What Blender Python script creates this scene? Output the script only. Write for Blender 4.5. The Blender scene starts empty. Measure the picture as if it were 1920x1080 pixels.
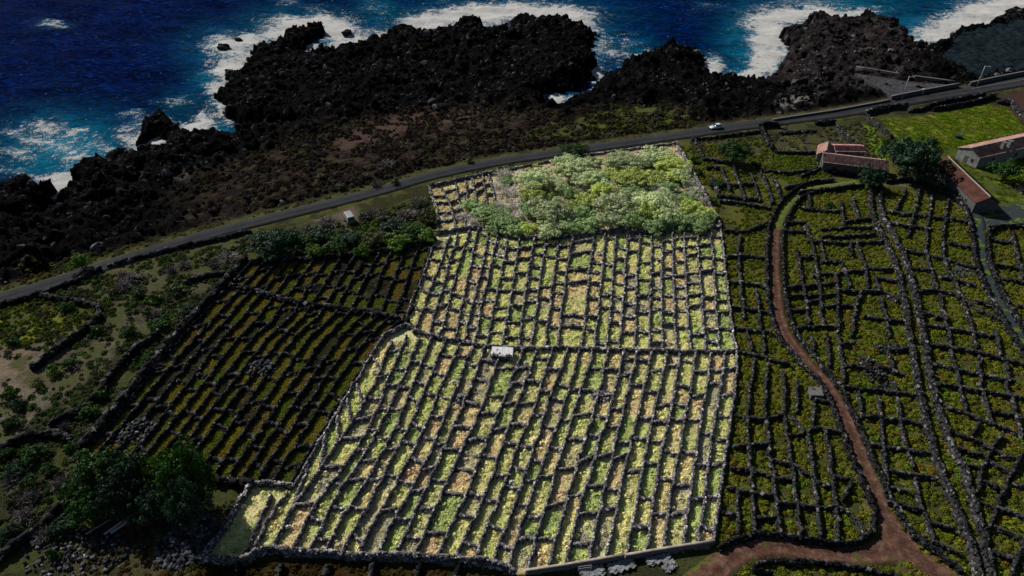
import bpy, math, random
import numpy as np
from mathutils import Vector
PI = math.pi
rng = np.random.default_rng(7)
random.seed(7)
scn = bpy.context.scene
COL = scn.collection

# ------------------------------------------------------------------ camera, light
F = 1297.0; PITCH = math.radians(36.4); CH = 88.0
cam = bpy.data.objects.new('camera', bpy.data.cameras.new('camera'))
cam.data.sensor_width = 36; cam.data.lens = F / 1920 * 36
cam.data.clip_start = 1; cam.data.clip_end = 12000
cam.location = (0, 0, CH); cam.rotation_euler = (PI / 2 - PITCH, 0, 0)
COL.objects.link(cam); scn.camera = cam
SUN_EL = math.radians(40)
TS = Vector((-0.737, 0.676, 0)).normalized()          # towards the sun on the ground
to_sun = Vector((TS.x * math.cos(SUN_EL), TS.y * math.cos(SUN_EL), math.sin(SUN_EL)))
sl = bpy.data.lights.new('sun', 'SUN'); sl.energy = 5.0; sl.angle = math.radians(0.5); sl.color = (1, 0.955, 0.88)
sun = bpy.data.objects.new('sun', sl); sun.rotation_euler = (-to_sun).to_track_quat('-Z', 'Y').to_euler(); COL.objects.link(sun)
w = bpy.data.worlds.new('World'); scn.world = w; w.use_nodes = True
nt = w.node_tree; sky = nt.nodes.new('ShaderNodeTexSky'); sky.sky_type = 'NISHITA'; sky.sun_disc = False
sky.sun_elevation = SUN_EL; sky.sun_rotation = math.atan2(to_sun.x, to_sun.y)
sky.ozone_density = 1.5
nt.links.new(sky.outputs[0], nt.nodes['Background'].inputs[0]); nt.nodes['Background'].inputs[1].default_value = 0.05
scn.view_settings.view_transform = 'Standard'; scn.view_settings.look = 'None'
scn.view_settings.exposure = 0.08; scn.view_settings.gamma = 1; scn.view_settings.use_curve_mapping = False

# ------------------------------------------------------------------ helpers
def at(px, py, z=0.0):
    v = (540 - py) / F; u = (px - 960) / F
    dy = math.cos(PITCH) + v * math.sin(PITCH); dz = -math.sin(PITCH) + v * math.cos(PITCH)
    t = (z - CH) / dz
    return np.array((u * t, dy * t, z))
def Z(ox, oy, s, pts): return [(ox + a / s, oy + b / s) for a, b in pts]
def W(pts, z=0.0): return np.array([at(a, b, z) for a, b in pts])

T1 = np.random.default_rng(11).random((8, 256, 256))
def vnoise(x, y, k=0):
    xi = np.floor(x).astype(int); yi = np.floor(y).astype(int); fx = x - xi; fy = y - yi
    fx = fx * fx * (3 - 2 * fx); fy = fy * fy * (3 - 2 * fy); t = T1[k % 8]
    a = t[xi & 255, yi & 255]; b = t[(xi + 1) & 255, yi & 255]; c = t[xi & 255, (yi + 1) & 255]; d = t[(xi + 1) & 255, (yi + 1) & 255]
    return (a * (1 - fx) + b * fx) * (1 - fy) + (c * (1 - fx) + d * fx) * fy
def fbm(x, y, octs=4, k=0, ridged=False):
    s = 0; a = .5; n = 0
    for i in range(octs):
        v = vnoise(x * 2 ** i + 17.3 * i, y * 2 ** i + 5.1 * i, k + i)
        if ridged: v = 1 - abs(2 * v - 1)
        s = s + a * v; n += a; a *= .5
    return s / n
def inside(X, Y, poly):
    r = np.zeros(X.shape, bool); n = len(poly)
    for i in range(n):
        x1, y1 = poly[i][:2]; x2, y2 = poly[(i + 1) % n][:2]
        if y1 == y2: continue
        c = ((y1 > Y) != (y2 > Y)) & (X < (x2 - x1) * (Y - y1) / (y2 - y1) + x1)
        r ^= c
    return r
def pdist(X, Y, pts, closed=False):
    d = np.full(X.shape, 1e9); n = len(pts)
    for i in range(n if closed else n - 1):
        x1, y1 = pts[i][:2]; x2, y2 = pts[(i + 1) % n][:2]
        L = (x2 - x1) ** 2 + (y2 - y1) ** 2 + 1e-9
        t = np.clip(((X - x1) * (x2 - x1) + (Y - y1) * (y2 - y1)) / L, 0, 1)
        d = np.minimum(d, (X - x1 - t * (x2 - x1)) ** 2 + (Y - y1 - t * (y2 - y1)) ** 2)
    return np.sqrt(d)
def sstep(a, b, x):
    t = np.clip((x - a) / (b - a), 0, 1); return t * t * (3 - 2 * t)
def resample(P, step):
    P = np.asarray(P, float); d = np.r_[0, np.cumsum(np.linalg.norm(np.diff(P, axis=0), axis=1))]
    n = max(2, int(round(d[-1] / step)) + 1); t = np.linspace(0, d[-1], n)
    return np.stack([np.interp(t, d, P[:, k]) for k in range(P.shape[1])], 1)
def plen(P): return float(np.linalg.norm(np.diff(P, axis=0), axis=1).sum())
def smooth(P, it=2):
    P = np.asarray(P, float)
    for _ in range(it):
        if len(P) < 3: return P
        Q = [P[0]]
        for i in range(len(P) - 1):
            Q += [P[i] * .75 + P[i + 1] * .25, P[i] * .25 + P[i + 1] * .75]
        P = np.array(Q + [P[-1]])
    return P
def along(P, t):
    d = np.r_[0, np.cumsum(np.linalg.norm(np.diff(P, axis=0), axis=1))]; d /= d[-1]
    return np.array([np.interp(t, d, P[:, k]) for k in range(3)])

def mesh_np(name, V, Fq, mat=None, smooth_=False):
    """Fq: list of (array of faces) each array nxk"""
    if not isinstance(Fq, (list, tuple)): Fq = [Fq]
    Fq = [np.asarray(f, np.int32) for f in Fq if len(f)]
    me = bpy.data.meshes.new(name); me.vertices.add(len(V)); me.vertices.foreach_set('co', np.asarray(V, np.float32).ravel())
    idx = np.concatenate([f.ravel() for f in Fq]); tot = np.concatenate([np.full(len(f), f.shape[1], np.int32) for f in Fq])
    me.loops.add(len(idx)); me.loops.foreach_set('vertex_index', idx)
    st = np.r_[0, np.cumsum(tot)[:-1]].astype(np.int32)
    me.polygons.add(len(tot)); me.polygons.foreach_set('loop_start', st)
    if smooth_: me.polygons.foreach_set('use_smooth', np.ones(len(tot), bool))
    me.update(calc_edges=True)
    if mat: me.materials.append(mat)
    return me
def obj(name, me, parent=None, loc=(0, 0, 0), **tags):
    o = bpy.data.objects.new(name, me); COL.objects.link(o); o.location = loc
    if parent: o.parent = parent
    for k, v in tags.items(): o[k] = v
    return o
def empty(name, loc, rz=0, **tags):
    o = obj(name, None, None, loc, **tags); o.rotation_euler.z = rz; return o

class MB:
    """collects simple solids into one mesh"""
    def __init__(s): s.V = []; s.F = []
    def add(s, V, Fs):
        n = len(s.V); s.V += [tuple(v) for v in V]; s.F += [tuple(i + n for i in f) for f in Fs]; return s
    def box(s, cx, cy, cz, sx, sy, sz, rz=0, taper=1):
        c, q = math.cos(rz), math.sin(rz); V = []
        for k in (0, 1):
            m = taper if k else 1
            for a, b in ((-1, -1), (1, -1), (1, 1), (-1, 1)):
                x = a * sx / 2 * m; y = b * sy / 2 * m
                V.append((cx + x * c - y * q, cy + x * q + y * c, cz + (k - .5) * sz))
        return s.add(V, [(3, 2, 1, 0), (4, 5, 6, 7), (0, 1, 5, 4), (1, 2, 6, 5), (2, 3, 7, 6), (3, 0, 4, 7)])
    def tube(s, pts, r, n=6):
        pts = [Vector(p) for p in pts]
        if not hasattr(r, '__len__'): r = [r] * len(pts)
        V = []; Fs = []
        for i, p in enumerate(pts):
            d = (pts[min(i + 1, len(pts) - 1)] - pts[max(i - 1, 0)]).normalized()
            a = d.orthogonal().normalized(); b = d.cross(a)
            for k in range(n):
                t = 2 * PI * k / n; V.append(p + (a * math.cos(t) + b * math.sin(t)) * r[i])
        for i in range(len(pts) - 1):
            for k in range(n):
                k2 = (k + 1) % n; Fs.append((i * n + k, i * n + k2, (i + 1) * n + k2, (i + 1) * n + k))
        Fs.append(tuple(range(n - 1, -1, -1))); Fs.append(tuple((len(pts) - 1) * n + k for k in range(n)))
        return s.add(V, Fs)
    def mesh(s, name, mat=None, sm=False):
        me = bpy.data.meshes.new(name); me.from_pydata(s.V, [], s.F); me.update()
        if mat: me.materials.append(mat)
        if sm:
            for p in me.polygons: p.use_smooth = True
        return me

# ------------------------------------------------------------------ materials
def newmat(name):
    m = bpy.data.materials.new(name); m.use_nodes = True; t = m.node_tree
    return m, t, t.nodes['Principled BSDF']
def N(t, kind, **kw):
    n = t.nodes.new(kind)
    for k, v in kw.items():
        if k.startswith('i_'): n.inputs[int(k[2:])].default_value = v
        else: setattr(n, k, v)
    return n
def ramp(t, fac, stops):
    r = t.nodes.new('ShaderNodeValToRGB'); e = r.color_ramp.elements
    while len(e) < len(stops): e.new(.5)
    for q, (p, c) in zip(e, stops): q.position = p; q.color = (*c, 1)
    t.links.new(fac, r.inputs[0]); return r.outputs[0]
def noise(t, scale, detail=5, rough=.6, coord=None, out=0):
    n = N(t, 'ShaderNodeTexNoise'); n.inputs['Scale'].default_value = scale; n.inputs['Detail'].default_value = detail; n.inputs['Roughness'].default_value = rough
    if coord is None:
        g = N(t, 'ShaderNodeNewGeometry'); coord = g.outputs['Position']
    t.links.new(coord, n.inputs['Vector']); return n.outputs[out]
def mixc(t, a, b, f, mode='MIX'):
    m = N(t, 'ShaderNodeMix', data_type='RGBA', blend_type=mode)
    for s, v in ((m.inputs[0], f), (m.inputs[6], a), (m.inputs[7], b)):
        if hasattr(v, 'is_linked'): t.links.new(v, s)
        else: s.default_value = v if not isinstance(v, tuple) else (*v, 1)[:4]
    return m.outputs[2]
def bump(t, b, h, strength, dist):
    n = N(t, 'ShaderNodeBump'); n.inputs['Strength'].default_value = strength; n.inputs['Distance'].default_value = dist
    t.links.new(h, n.inputs['Height']); t.links.new(n.outputs[0], b.inputs['Normal'])
def spec(b, v, rough=.95): b.inputs['Specular IOR Level'].default_value = v; b.inputs['Roughness'].default_value = rough

def stone_mat(name, c0, c1, c2, hi):
    m, t, b = newmat(name); g = N(t, 'ShaderNodeNewGeometry')
    col = ramp(t, g.outputs['Random Per Island'], [(0, c0), (.45, c1), (.85, c2), (1, hi)])
    n = noise(t, 2.2, 5, .7); col = mixc(t, col, ramp(t, n, [(.3, (.45, .45, .45)), (.7, (1.5, 1.5, 1.5))]), 1.0, 'MULTIPLY')
    t.links.new(col, b.inputs['Base Color']); spec(b, .05); bump(t, b, noise(t, 7, 4), .6, .08); return m
M = {}
M['stone'] = stone_mat('basalt_stone', (.004, .004, .005), (.011, .011, .012), (.028, .028, .03), (.10, .10, .10))
M['stone_pale'] = stone_mat('brightened_stone', (.035, .032, .038), (.10, .092, .102), (.20, .19, .19), (.5, .48, .46))  # wall stone of the plot, its extra brightness painted into the colour
M['stone_grey'] = stone_mat('grey_stone', (.010, .010, .011), (.024, .024, .025), (.045, .045, .046), (.15, .15, .145))
M['stone_house'] = stone_mat('masonry_stone', (.03, .03, .032), (.07, .07, .072), (.11, .11, .11), (.2, .2, .2))
M['rubble'] = stone_mat('rubble_stone', (.015, .016, .018), (.04, .043, .048), (.08, .083, .09), (.2, .21, .22))

def simple(name, c, rough=.8, sp=.3, var=.25, scale=2.0, bmp=.0, metal=0):
    m, t, b = newmat(name); n = noise(t, scale, 6, .65)
    lo = tuple(x * (1 - var) for x in c); hi = tuple(min(1, x * (1 + var)) for x in c)
    t.links.new(ramp(t, n, [(.3, lo), (.7, hi)]), b.inputs['Base Color']); spec(b, sp, rough); b.inputs['Metallic'].default_value = metal
    if bmp: bump(t, b, noise(t, scale * 4, 4), bmp, .05)
    return m
M['bark'] = simple('bark', (.06, .05, .045), .95, .1)
M['bark_pale'] = simple('bark_pale', (.42, .38, .33), .95, .1)  # bark inside the plot, lightened to paint in its brightness
M['concrete'] = simple('concrete', (.11, .108, .1), .9, .2, .3, 1.2, .3)
M['concrete_dark'] = simple('concrete_dark', (.05, .05, .052), .9, .2, .35, .9, .3)
M['white_paint'] = simple('white_paint', (.42, .42, .41), .6, .3, .15, 2)
M['car_paint'] = simple('car_paint', (.42, .52, .58), .3, .5, .05, 1)
M['van_paint'] = simple('van_paint', (.2, .21, .20), .5, .4, .15, 1)
M['glass'] = simple('dark_glass', (.012, .016, .022), .12, .5, .1, 1)
M['tyre'] = simple('tyre', (.012, .012, .012), .9, .1)
M['rim'] = simple('rim', (.25, .25, .26), .4, .5)
M['lamp_red'] = simple('lamp_red', (.3, .01, .01), .3)
M['lamp_clear'] = simple('lamp_clear', (.6, .6, .6), .2)
M['tin'] = simple('galvanised_tin', (.46, .46, .46), .55, .4, .2, 1.5)
M['wood'] = simple('weathered_wood', (.16, .12, .085), .9, .1, .3, 3)
M['door'] = simple('door_wood', (.07, .075, .06), .8, .1, .3, 3)
M['red_door'] = simple('red_door', (.12, .012, .01), .7, .1, .3, 3)
M['plaster'] = simple('old_plaster', (.17, .175, .17), .9, .1, .4, .8, .2)
M['tarp'] = simple('grey_tarp', (.17, .175, .18), .7, .2, .4, .6, .3)
M['ridge'] = simple('ridge_mortar', (.30, .25, .23), .9, .1, .3, 1.5)

def leafmat(name, c, c2, hue=.0, trans=.25):
    m, t, b = newmat(name); g = N(t, 'ShaderNodeNewGeometry'); oi = N(t, 'ShaderNodeObjectInfo')
    col = mixc(t, (*c, 1), (*c2, 1), g.outputs['Random Per Island'])
    hv = N(t, 'ShaderNodeHueSaturation'); mr = N(t, 'ShaderNodeMapRange', i_3=.75, i_4=1.3)
    t.links.new(oi.outputs['Random'], mr.inputs[0]); t.links.new(mr.outputs[0], hv.inputs['Value']); t.links.new(col, hv.inputs['Color'])
    t.links.new(hv.outputs[0], b.inputs['Base Color']); spec(b, .2, .6)
    tr = N(t, 'ShaderNodeBsdfTranslucent'); t.links.new(hv.outputs[0], tr.inputs[0]); mx = N(t, 'ShaderNodeMixShader', i_0=trans)
    t.links.new(b.outputs[0], mx.inputs[1]); t.links.new(tr.outputs[0], mx.inputs[2]); t.links.new(mx.outputs[0], t.nodes['Material Output'].inputs[0]); return m
M['leaf_dark'] = leafmat('leaf_dark', (.007, .024, .011), (.024, .062, .028))
M['leaf_mid'] = leafmat('leaf_mid', (.009, .034, .005), (.034, .09, .012))
M['leaf_lime'] = leafmat('leaf_lime', (.04, .09, .006), (.10, .19, .016))
M['leaf_silver_lit'] = leafmat('leaf_silver_lit', (.27, .35, .14), (.64, .71, .40))  # this and the next two: plot's brightness put into the leaf colour
M['leaf_bright'] = leafmat('leaf_bright', (.26, .34, .06), (.58, .66, .18))
M['leaf_green'] = leafmat('leaf_green', (.14, .24, .08), (.40, .54, .22))
M['leaf_olive'] = leafmat('leaf_olive', (.045, .055, .015), (.09, .10, .035))
M['twig_pale'] = leafmat('twig_pale', (.40, .36, .31), (.70, .65, .58), trans=0)  # bright copy of the twigs, for the highlighted plot
M['twig_grey'] = leafmat('twig_grey', (.06, .05, .05), (.13, .11, .105), trans=0)

def tintmat(name, trans=.25, lo=.7, hi=1.3):
    m, t, b = newmat(name); a = N(t, 'ShaderNodeAttribute', attribute_type='INSTANCER', attribute_name='tint'); g = N(t, 'ShaderNodeNewGeometry')
    mr = N(t, 'ShaderNodeMapRange', i_3=lo, i_4=hi); t.links.new(g.outputs['Random Per Island'], mr.inputs[0])
    vm = N(t, 'ShaderNodeVectorMath', operation='SCALE'); t.links.new(a.outputs['Vector'], vm.inputs[0]); t.links.new(mr.outputs[0], vm.inputs['Scale'])
    t.links.new(vm.outputs[0], b.inputs['Base Color']); spec(b, .03, .9)
    if trans:
        tr = N(t, 'ShaderNodeBsdfTranslucent'); t.links.new(vm.outputs[0], tr.inputs[0]); mx = N(t, 'ShaderNodeMixShader', i_0=trans)
        t.links.new(b.outputs[0], mx.inputs[1]); t.links.new(tr.outputs[0], mx.inputs[2]); t.links.new(mx.outputs[0], t.nodes['Material Output'].inputs[0])
    return m
M['grass'] = tintmat('grass_blades', .3, .75, 1.25)
M['rock'] = tintmat('loose_rock', 0, .5, 1.5)

def roofmat(name, c0, c1, c2):
    m, t, b = newmat(name); n = noise(t, 2.6, 5, .85); n2 = noise(t, .5, 4, .6)
    col = ramp(t, n, [(.25, c0), (.5, c1), (.75, c2)]); col = mixc(t, col, ramp(t, n2, [(.35, (.55, .6, .65)), (.65, (1.25, 1.1, 1.0))]), 1.0, 'MULTIPLY')
    t.links.new(col, b.inputs['Base Color']); spec(b, .1, .9); return m
M['tile_old'] = roofmat('old_clay_tile', (.12, .09, .09), (.30, .17, .14), (.50, .38, .33))
M['tile_pink'] = roofmat('new_clay_tile', (.34, .16, .14), (.42, .20, .18), (.48, .25, .22))
M['tile_red'] = roofmat('red_clay_tile', (.05, .035, .033), (.085, .038, .03), (.15, .06, .045))

# ------------------------------------------------------------------ instancing of stuff
def scatter(name, P, rz, S, colr, srcs, idx, label, cat=None, kind='stuff'):
    me = bpy.data.meshes.new(name); me.vertices.add(len(P)); me.vertices.foreach_set('co', np.asarray(P, np.float32).ravel())
    R = np.zeros((len(P), 3), np.float32); rz = np.asarray(rz)
    if rz.ndim == 1: R[:, 2] = rz
    else: R[:] = rz
    for nm, arr in (('rot', R), ('scl', S)):
        a = me.attributes.new(nm, 'FLOAT_VECTOR', 'POINT'); a.data.foreach_set('vector', np.asarray(arr, np.float32).ravel())
    a = me.attributes.new('tint', 'FLOAT_COLOR', 'POINT'); a.data.foreach_set('color', np.c_[np.asarray(colr, np.float32), np.ones(len(P), np.float32)].astype(np.float32).ravel())
    a = me.attributes.new('idx', 'INT', 'POINT'); a.data.foreach_set('value', np.asarray(idx, np.int32))
    c = bpy.data.collections.new('source_' + name)
    for s in srcs: c.objects.link(s)
    g = bpy.data.node_groups.new(name, 'GeometryNodeTree')
    g.interface.new_socket('Geometry', in_out='INPUT', socket_type='NodeSocketGeometry'); g.interface.new_socket('Geometry', in_out='OUTPUT', socket_type='NodeSocketGeometry')
    gi = g.nodes.new('NodeGroupInput'); go = g.nodes.new('NodeGroupOutput'); ip = g.nodes.new('GeometryNodeInstanceOnPoints')
    ci = g.nodes.new('GeometryNodeCollectionInfo'); ci.inputs[0].default_value = c; ci.inputs[1].default_value = True; ci.inputs[2].default_value = True
    def na(n, ty):
        q = g.nodes.new('GeometryNodeInputNamedAttribute'); q.data_type = ty; q.inputs[0].default_value = n; return q.outputs[0]
    L = g.links.new
    L(gi.outputs[0], ip.inputs['Points']); L(ci.outputs[0], ip.inputs['Instance']); ip.inputs['Pick Instance'].default_value = True
    L(na('idx', 'INT'), ip.inputs['Instance Index']); L(na('scl', 'FLOAT_VECTOR'), ip.inputs['Scale'])
    er = g.nodes.new('FunctionNodeEulerToRotation'); L(na('rot', 'FLOAT_VECTOR'), er.inputs[0]); L(er.outputs[0], ip.inputs['Rotation'])
    L(ip.outputs[0], go.inputs[0])
    o = obj(name, me, label=label, kind=kind)
    if cat: o['category'] = cat
    md = o.modifiers.new('scatter', 'NODES'); md.node_group = g
    return o

def rock_src(seed, n=1):
    r = np.random.default_rng(seed); o = []
    for k in range(n):
        bm_v = []; import bmesh
        bm = bmesh.new(); bmesh.ops.create_icosphere(bm, subdivisions=1, radius=.5)
        for v in bm.verts: v.co *= r.uniform(.65, 1.2); v.co.z *= .75
        me = bpy.data.meshes.new('rock'); bm.to_mesh(me); bm.free(); me.materials.append(M['rock'])
        o.append(bpy.data.objects.new('rock_source_%d' % k, me))
    return o
def tuft_src(kind, n, seed):
    r = np.random.default_rng(seed); out = []
    for k in range(n):
        if kind == 'grass':
            m = 40; c = r.normal(0, .33, (m, 2)); a = r.uniform(0, 2 * PI, m); h = r.uniform(.06, .22, m); wd = r.uniform(.05, .1, m)
            ln = r.normal(0, .26, (m, 2)); V = np.zeros((m, 4, 3))
            dx = np.cos(a) * wd; dy = np.sin(a) * wd
            V[:, 0] = np.c_[c[:, 0] - dx, c[:, 1] - dy, np.zeros(m)]; V[:, 1] = np.c_[c[:, 0] + dx, c[:, 1] + dy, np.zeros(m)]
            V[:, 2] = np.c_[c[:, 0] + dx * .5 + ln[:, 0], c[:, 1] + dy * .5 + ln[:, 1], h]; V[:, 3] = np.c_[c[:, 0] - dx * .5 + ln[:, 0], c[:, 1] - dy * .5 + ln[:, 1], h]
        else:
            m = 44; th = r.uniform(0, 2 * PI, m); rr = .5 * np.sqrt(r.random(m)); zc = .42 * (1 - (rr / .55) ** 2) * r.uniform(.4, 1, m) + .05
            c = np.c_[rr * np.cos(th), rr * np.sin(th), zc]; nrm = np.c_[rr * np.cos(th), rr * np.sin(th), np.full(m, .5)] + r.normal(0, .28, (m, 3))
            V = leaf_quads(c, nrm, r.uniform(.09, .17, m), r)
        Fq = np.arange(m * 4).reshape(m, 4)
        me = mesh_np(kind + '_tuft', V.reshape(-1, 3), Fq, M['grass']); out.append(bpy.data.objects.new('%s_source_%d' % (kind, k), me))
    return out
def leaf_quads(c, nrm, s, r):
    nrm = nrm / (np.linalg.norm(nrm, axis=1, keepdims=True) + 1e-9)
    q = r.normal(size=c.shape); a = np.cross(nrm, q); a /= np.linalg.norm(a, axis=1, keepdims=True) + 1e-9; b = np.cross(nrm, a)
    s = np.asarray(s)[:, None]; V = np.zeros((len(c), 4, 3)); V[:, 0] = c - a * s - b * s * .35; V[:, 1] = c + b * s * -.8 + a * s * .2; V[:, 2] = c + a * s + b * s * .35; V[:, 3] = c + b * s * .8 - a * s * .2
    return V

# ------------------------------------------------------------------ outlines traced from the place
SEA = -5.0
coast_px = [(-60, 452), (-20, 430), (10, 425), (55, 428), (85, 412), (104, 392), (107, 368), (82, 345), (35, 342), (5, 352), (-40, 372), (-60, 380), (-75, 440)]
isle0 = [(-60, 380), (-20, 362), (10, 348), (45, 342), (82, 346), (105, 366), (106, 392), (90, 410), (60, 424), (10, 432), (-60, 445)]
coast = [(-120, 475), (-60, 455), (0, 436), (60, 428), (100, 405), (118, 372), (125, 352), (150, 326), (200, 306), (250, 304), (255, 292), (285, 285), (304, 283), (307, 264), (298, 258),
         (285, 268), (275, 277), (257, 274), (259, 250), (285, 236), (300, 218), (315, 228), (330, 236), (350, 250), (370, 264), (385, 265), (400, 262), (440, 258), (470, 247), (500, 246), (545, 243),
         (548, 239), (500, 240), (475, 235), (440, 231), (418, 220), (410, 197), (412, 176), (428, 165), (422, 150), (445, 142), (460, 130), (465, 115), (475, 100), (500, 92), (530, 77), (560, 66), (590, 55), (615, 58),
         (612, 72), (590, 86), (560, 100), (552, 111), (590, 114), (640, 103), (665, 97), (700, 78), (740, 66), (775, 57), (800, 72), (830, 68), (860, 50), (880, 46), (905, 52), (920, 70), (940, 55), (960, 46), (985, 40),
         (1010, 50), (1040, 42), (1075, 45), (1100, 58), (1120, 72), (1122, 95), (1119, 110), (1106, 118), (1121, 124), (1122, 140), (1108, 155), (1090, 167), (1060, 179), (1026, 184), (1029, 195), (1042, 205), (1052, 206), (1064, 195), (1088, 192),
         (1107, 176), (1119, 152), (1130, 147), (1150, 143), (1165, 132), (1190, 117), (1215, 107), (1230, 92), (1250, 87), (1280, 100), (1310, 106), (1322, 118), (1324, 145), (1345, 160), (1375, 158), (1400, 153), (1425, 162), (1440, 156),
         (1447, 132), (1465, 120), (1478, 107), (1470, 88), (1457, 72), (1470, 62), (1500, 51), (1500, 42), (1530, 33), (1555, 41), (1585, 43), (1615, 31), (1640, 39), (1680, 47), (1695, 62), (1705, 86), (1725, 97), (1745, 92),
         (1760, 84), (1790, 62), (1850, 55), (1862, 36), (1890, 20), (1925, 22), (2020, -8), (2200, -60)]
isles = [isle0, [(413, 97), (417, 84), (425, 80), (432, 88), (440, 92), (438, 98)], [(442, 78), (447, 71), (454, 74), (452, 80)], [(428, 142), (436, 134), (446, 138), (454, 146), (440, 150)],
         [(184, 0), (184, 0)][:0], [(645, 66), (650, 58), (657, 62), (655, 70)], [(823, 62), (828, 57), (835, 60), (831, 65)], [(1385, 152), (1392, 146), (1400, 150), (1398, 158)]]
coastW = [tuple(p) for p in W(coast, SEA)]
left_ext = coastW[0]; right_ext = coastW[-1]
landP = [(-2600, left_ext[1] - 500)] + [(-500, left_ext[1] - 140)] + [c[:2] for c in coastW] + [(900, right_ext[1] + 160), (2600, right_ext[1] + 500), (2600, -1500), (-2600, -1500)]
islesW = [[tuple(p[:2]) for p in W(isle0, SEA)]]

plot_px = [(380, 1053), (475, 910), (550, 915), (640, 767), (720, 633), (760, 612), (773, 575), (800, 500), (817, 443), (824, 420), (818, 390), (805, 352), (925, 325), (1060, 297), (1170, 282), (1268, 270), (1290, 310),
           (1330, 385), (1350, 430), (1358, 493), (1365, 560), (1373, 627), (1380, 660), (1380, 720), (1365, 820), (1350, 927), (1337, 1022), (1273, 1030), (1107, 1057), (990, 1074), (963, 1078), (927, 1060), (773, 1050), (640, 1045), (547, 1038), (513, 1035), (487, 1042), (460, 1055)]
thicket_px = [(925, 325), (1060, 297), (1170, 282), (1268, 270), (1290, 310), (1330, 385), (1350, 430), (1200, 438), (1140, 436), (1010, 448), (950, 446), (905, 425), (880, 400), (925, 380)]
leftvine_px = [(470, 495), (560, 490), (700, 480), (815, 452), (800, 500), (770, 600), (720, 633), (640, 767), (550, 915), (475, 910), (390, 900), (330, 880), (150, 860), (215, 790), (330, 650)]
road_c = [(-260, 640), (-120, 597), (0, 560), (100, 531), (200, 497), (300, 466), (400, 437), (500, 411), (640, 377), (740, 350), (800, 331), (920, 305), (1040, 287), (1120, 276), (1280, 253), (1340, 243), (1430, 231), (1520, 219), (1600, 208), (1700, 188), (1780, 175), (1850, 165), (1940, 150), (2100, 122)]
road_w = [5, 5, 4.6, 4.6, 4.6, 4.6, 4.6, 4.6, 4.6, 4.6, 4.6, 4.8, 5, 5, 5.4, 5.8, 6.0, 6.4, 7, 7.5, 7.5, 7, 6.5, 6.5]
brown_px = [(440, 300), (560, 245), (720, 207), (900, 197), (1000, 202), (1060, 215), (1180, 190), (1300, 205), (1320, 236), (1280, 246), (1100, 268), (900, 300), (740, 337), (600, 372), (480, 400), (350, 425), (330, 360)]
greenedge_px = [(980, 262), (1060, 225), (1180, 195), (1280, 210), (1300, 236), (1200, 250), (1080, 264)]
dirt_c = [(1610, 343), (1560, 350), (1515, 356), (1485, 372), (1466, 400), (1454, 430), (1450, 480), (1453, 540), (1460, 600), (1478, 638), (1515, 685), (1555, 728), (1583, 780), (1605, 835), (1628, 895), (1650, 955), (1680, 1010), (1730, 1055), (1800, 1100)]
dirt_w = [3, 3, 3, 3, 3, 3, 3, 3, 3.1, 3.2, 3.4, 3.5, 3.7, 3.8, 4.1, 4.6, 6.5, 7.5, 7.5]
dirt2_c = [(1690, 1030), (1640, 1035), (1570, 1038), (1500, 1026), (1430, 1022), (1380, 1040), (1345, 1070), (1300, 1110)]
dirt2_w = [5, 4.6, 4.4, 4.2, 4, 4, 4.4, 5]
track_c = [(1760, 340), (1800, 372), (1828, 400), (1838, 440), (1848, 500), (1868, 550), (1895, 600), (1925, 650), (1960, 700), (2020, 790)]
track_w = [3, 3.4, 4, 2.8, 2.6, 2.5, 2.5, 2.5, 2.5, 2.5]
yard_px = [(1800, 372), (1850, 390), (1930, 380), (1960, 420), (1920, 426), (1850, 428), (1838, 440), (1822, 430), (1808, 400)]
green_px = [(1655, 225), (1740, 218), (1850, 197), (1885, 200), (1900, 222), (1930, 245), (1880, 262), (1805, 280), (1760, 275), (1690, 262)]
plaza_px = [(1603, 138), (1640, 143), (1700, 152), (1792, 160), (1740, 172), (1668, 184), (1655, 168), (1630, 155)]

# ------------------------------------------------------------------ ground sheet
ST = 0.65
gx = np.r_[-2500, -1200, -600, -350, -260, -220, np.arange(-195, 285, ST), 300, 330, 400, 700, 1300, 2500]
gy = np.r_[-1400, -600, -200, -60, 0, 20, 30, np.arange(40, 345, ST), 352, 362, 380, 430, 600, 1000]
X, Y = np.meshgrid(gx, gy)
land = inside(X, Y, landP)
dc = pdist(X, Y, landP, True)
sd = np.where(land, dc, -dc)
for i in islesW:
    ii = inside(X, Y, i); di = pdist(X, Y, i, True); sd = np.maximum(sd, np.where(ii, di, -di))
rc = smooth(W(road_c), 2); rd = pdist(X, Y, rc)
# side of the road facing the sea
sea_side = inside(X, Y, [(-2600, rc[0][1] - 900)] + [p[:2] for p in rc] + [(2600, rc[-1][1] + 700), (2600, 3000), (-2600, 3000)])
brown = inside(X, Y, W(brown_px, -1)); bw = sstep(-6, 8, np.where(brown, 1, -1) * pdist(X, Y, W(brown_px, -1), True) + (fbm(X / 6, Y / 6, 3) - .5) * 8)
flat_l = inside(X, Y, W([(1755, 110), (1800, 62), (1870, 45), (1960, 25), (2300, -60), (2300, 90), (1940, 128), (1830, 145), (1800, 130)], -2))
rock_w = np.where(sea_side, 1 - bw, 0) * sstep(3.5, 9, rd)
r1 = fbm(X / 16, Y / 16, 4, 1); r2 = fbm(X / 5.5 + 40, Y / 5.5, 4, 3, True); r3 = fbm(X / 2.2, Y / 2.2 + 30, 3, 5, True)
edge = sd + (fbm(X / 4, Y / 4, 3, 2) - .5) * 8 + (vnoise(X / 1.5, Y / 1.5, 4) - .5) * 3.2
rise = sstep(-1.0, 4.5, edge)
inland = -.5 - 1.6 * sstep(8, 60, rd)
promo = np.exp(-((dc - 11) / 9) ** 2)
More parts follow.
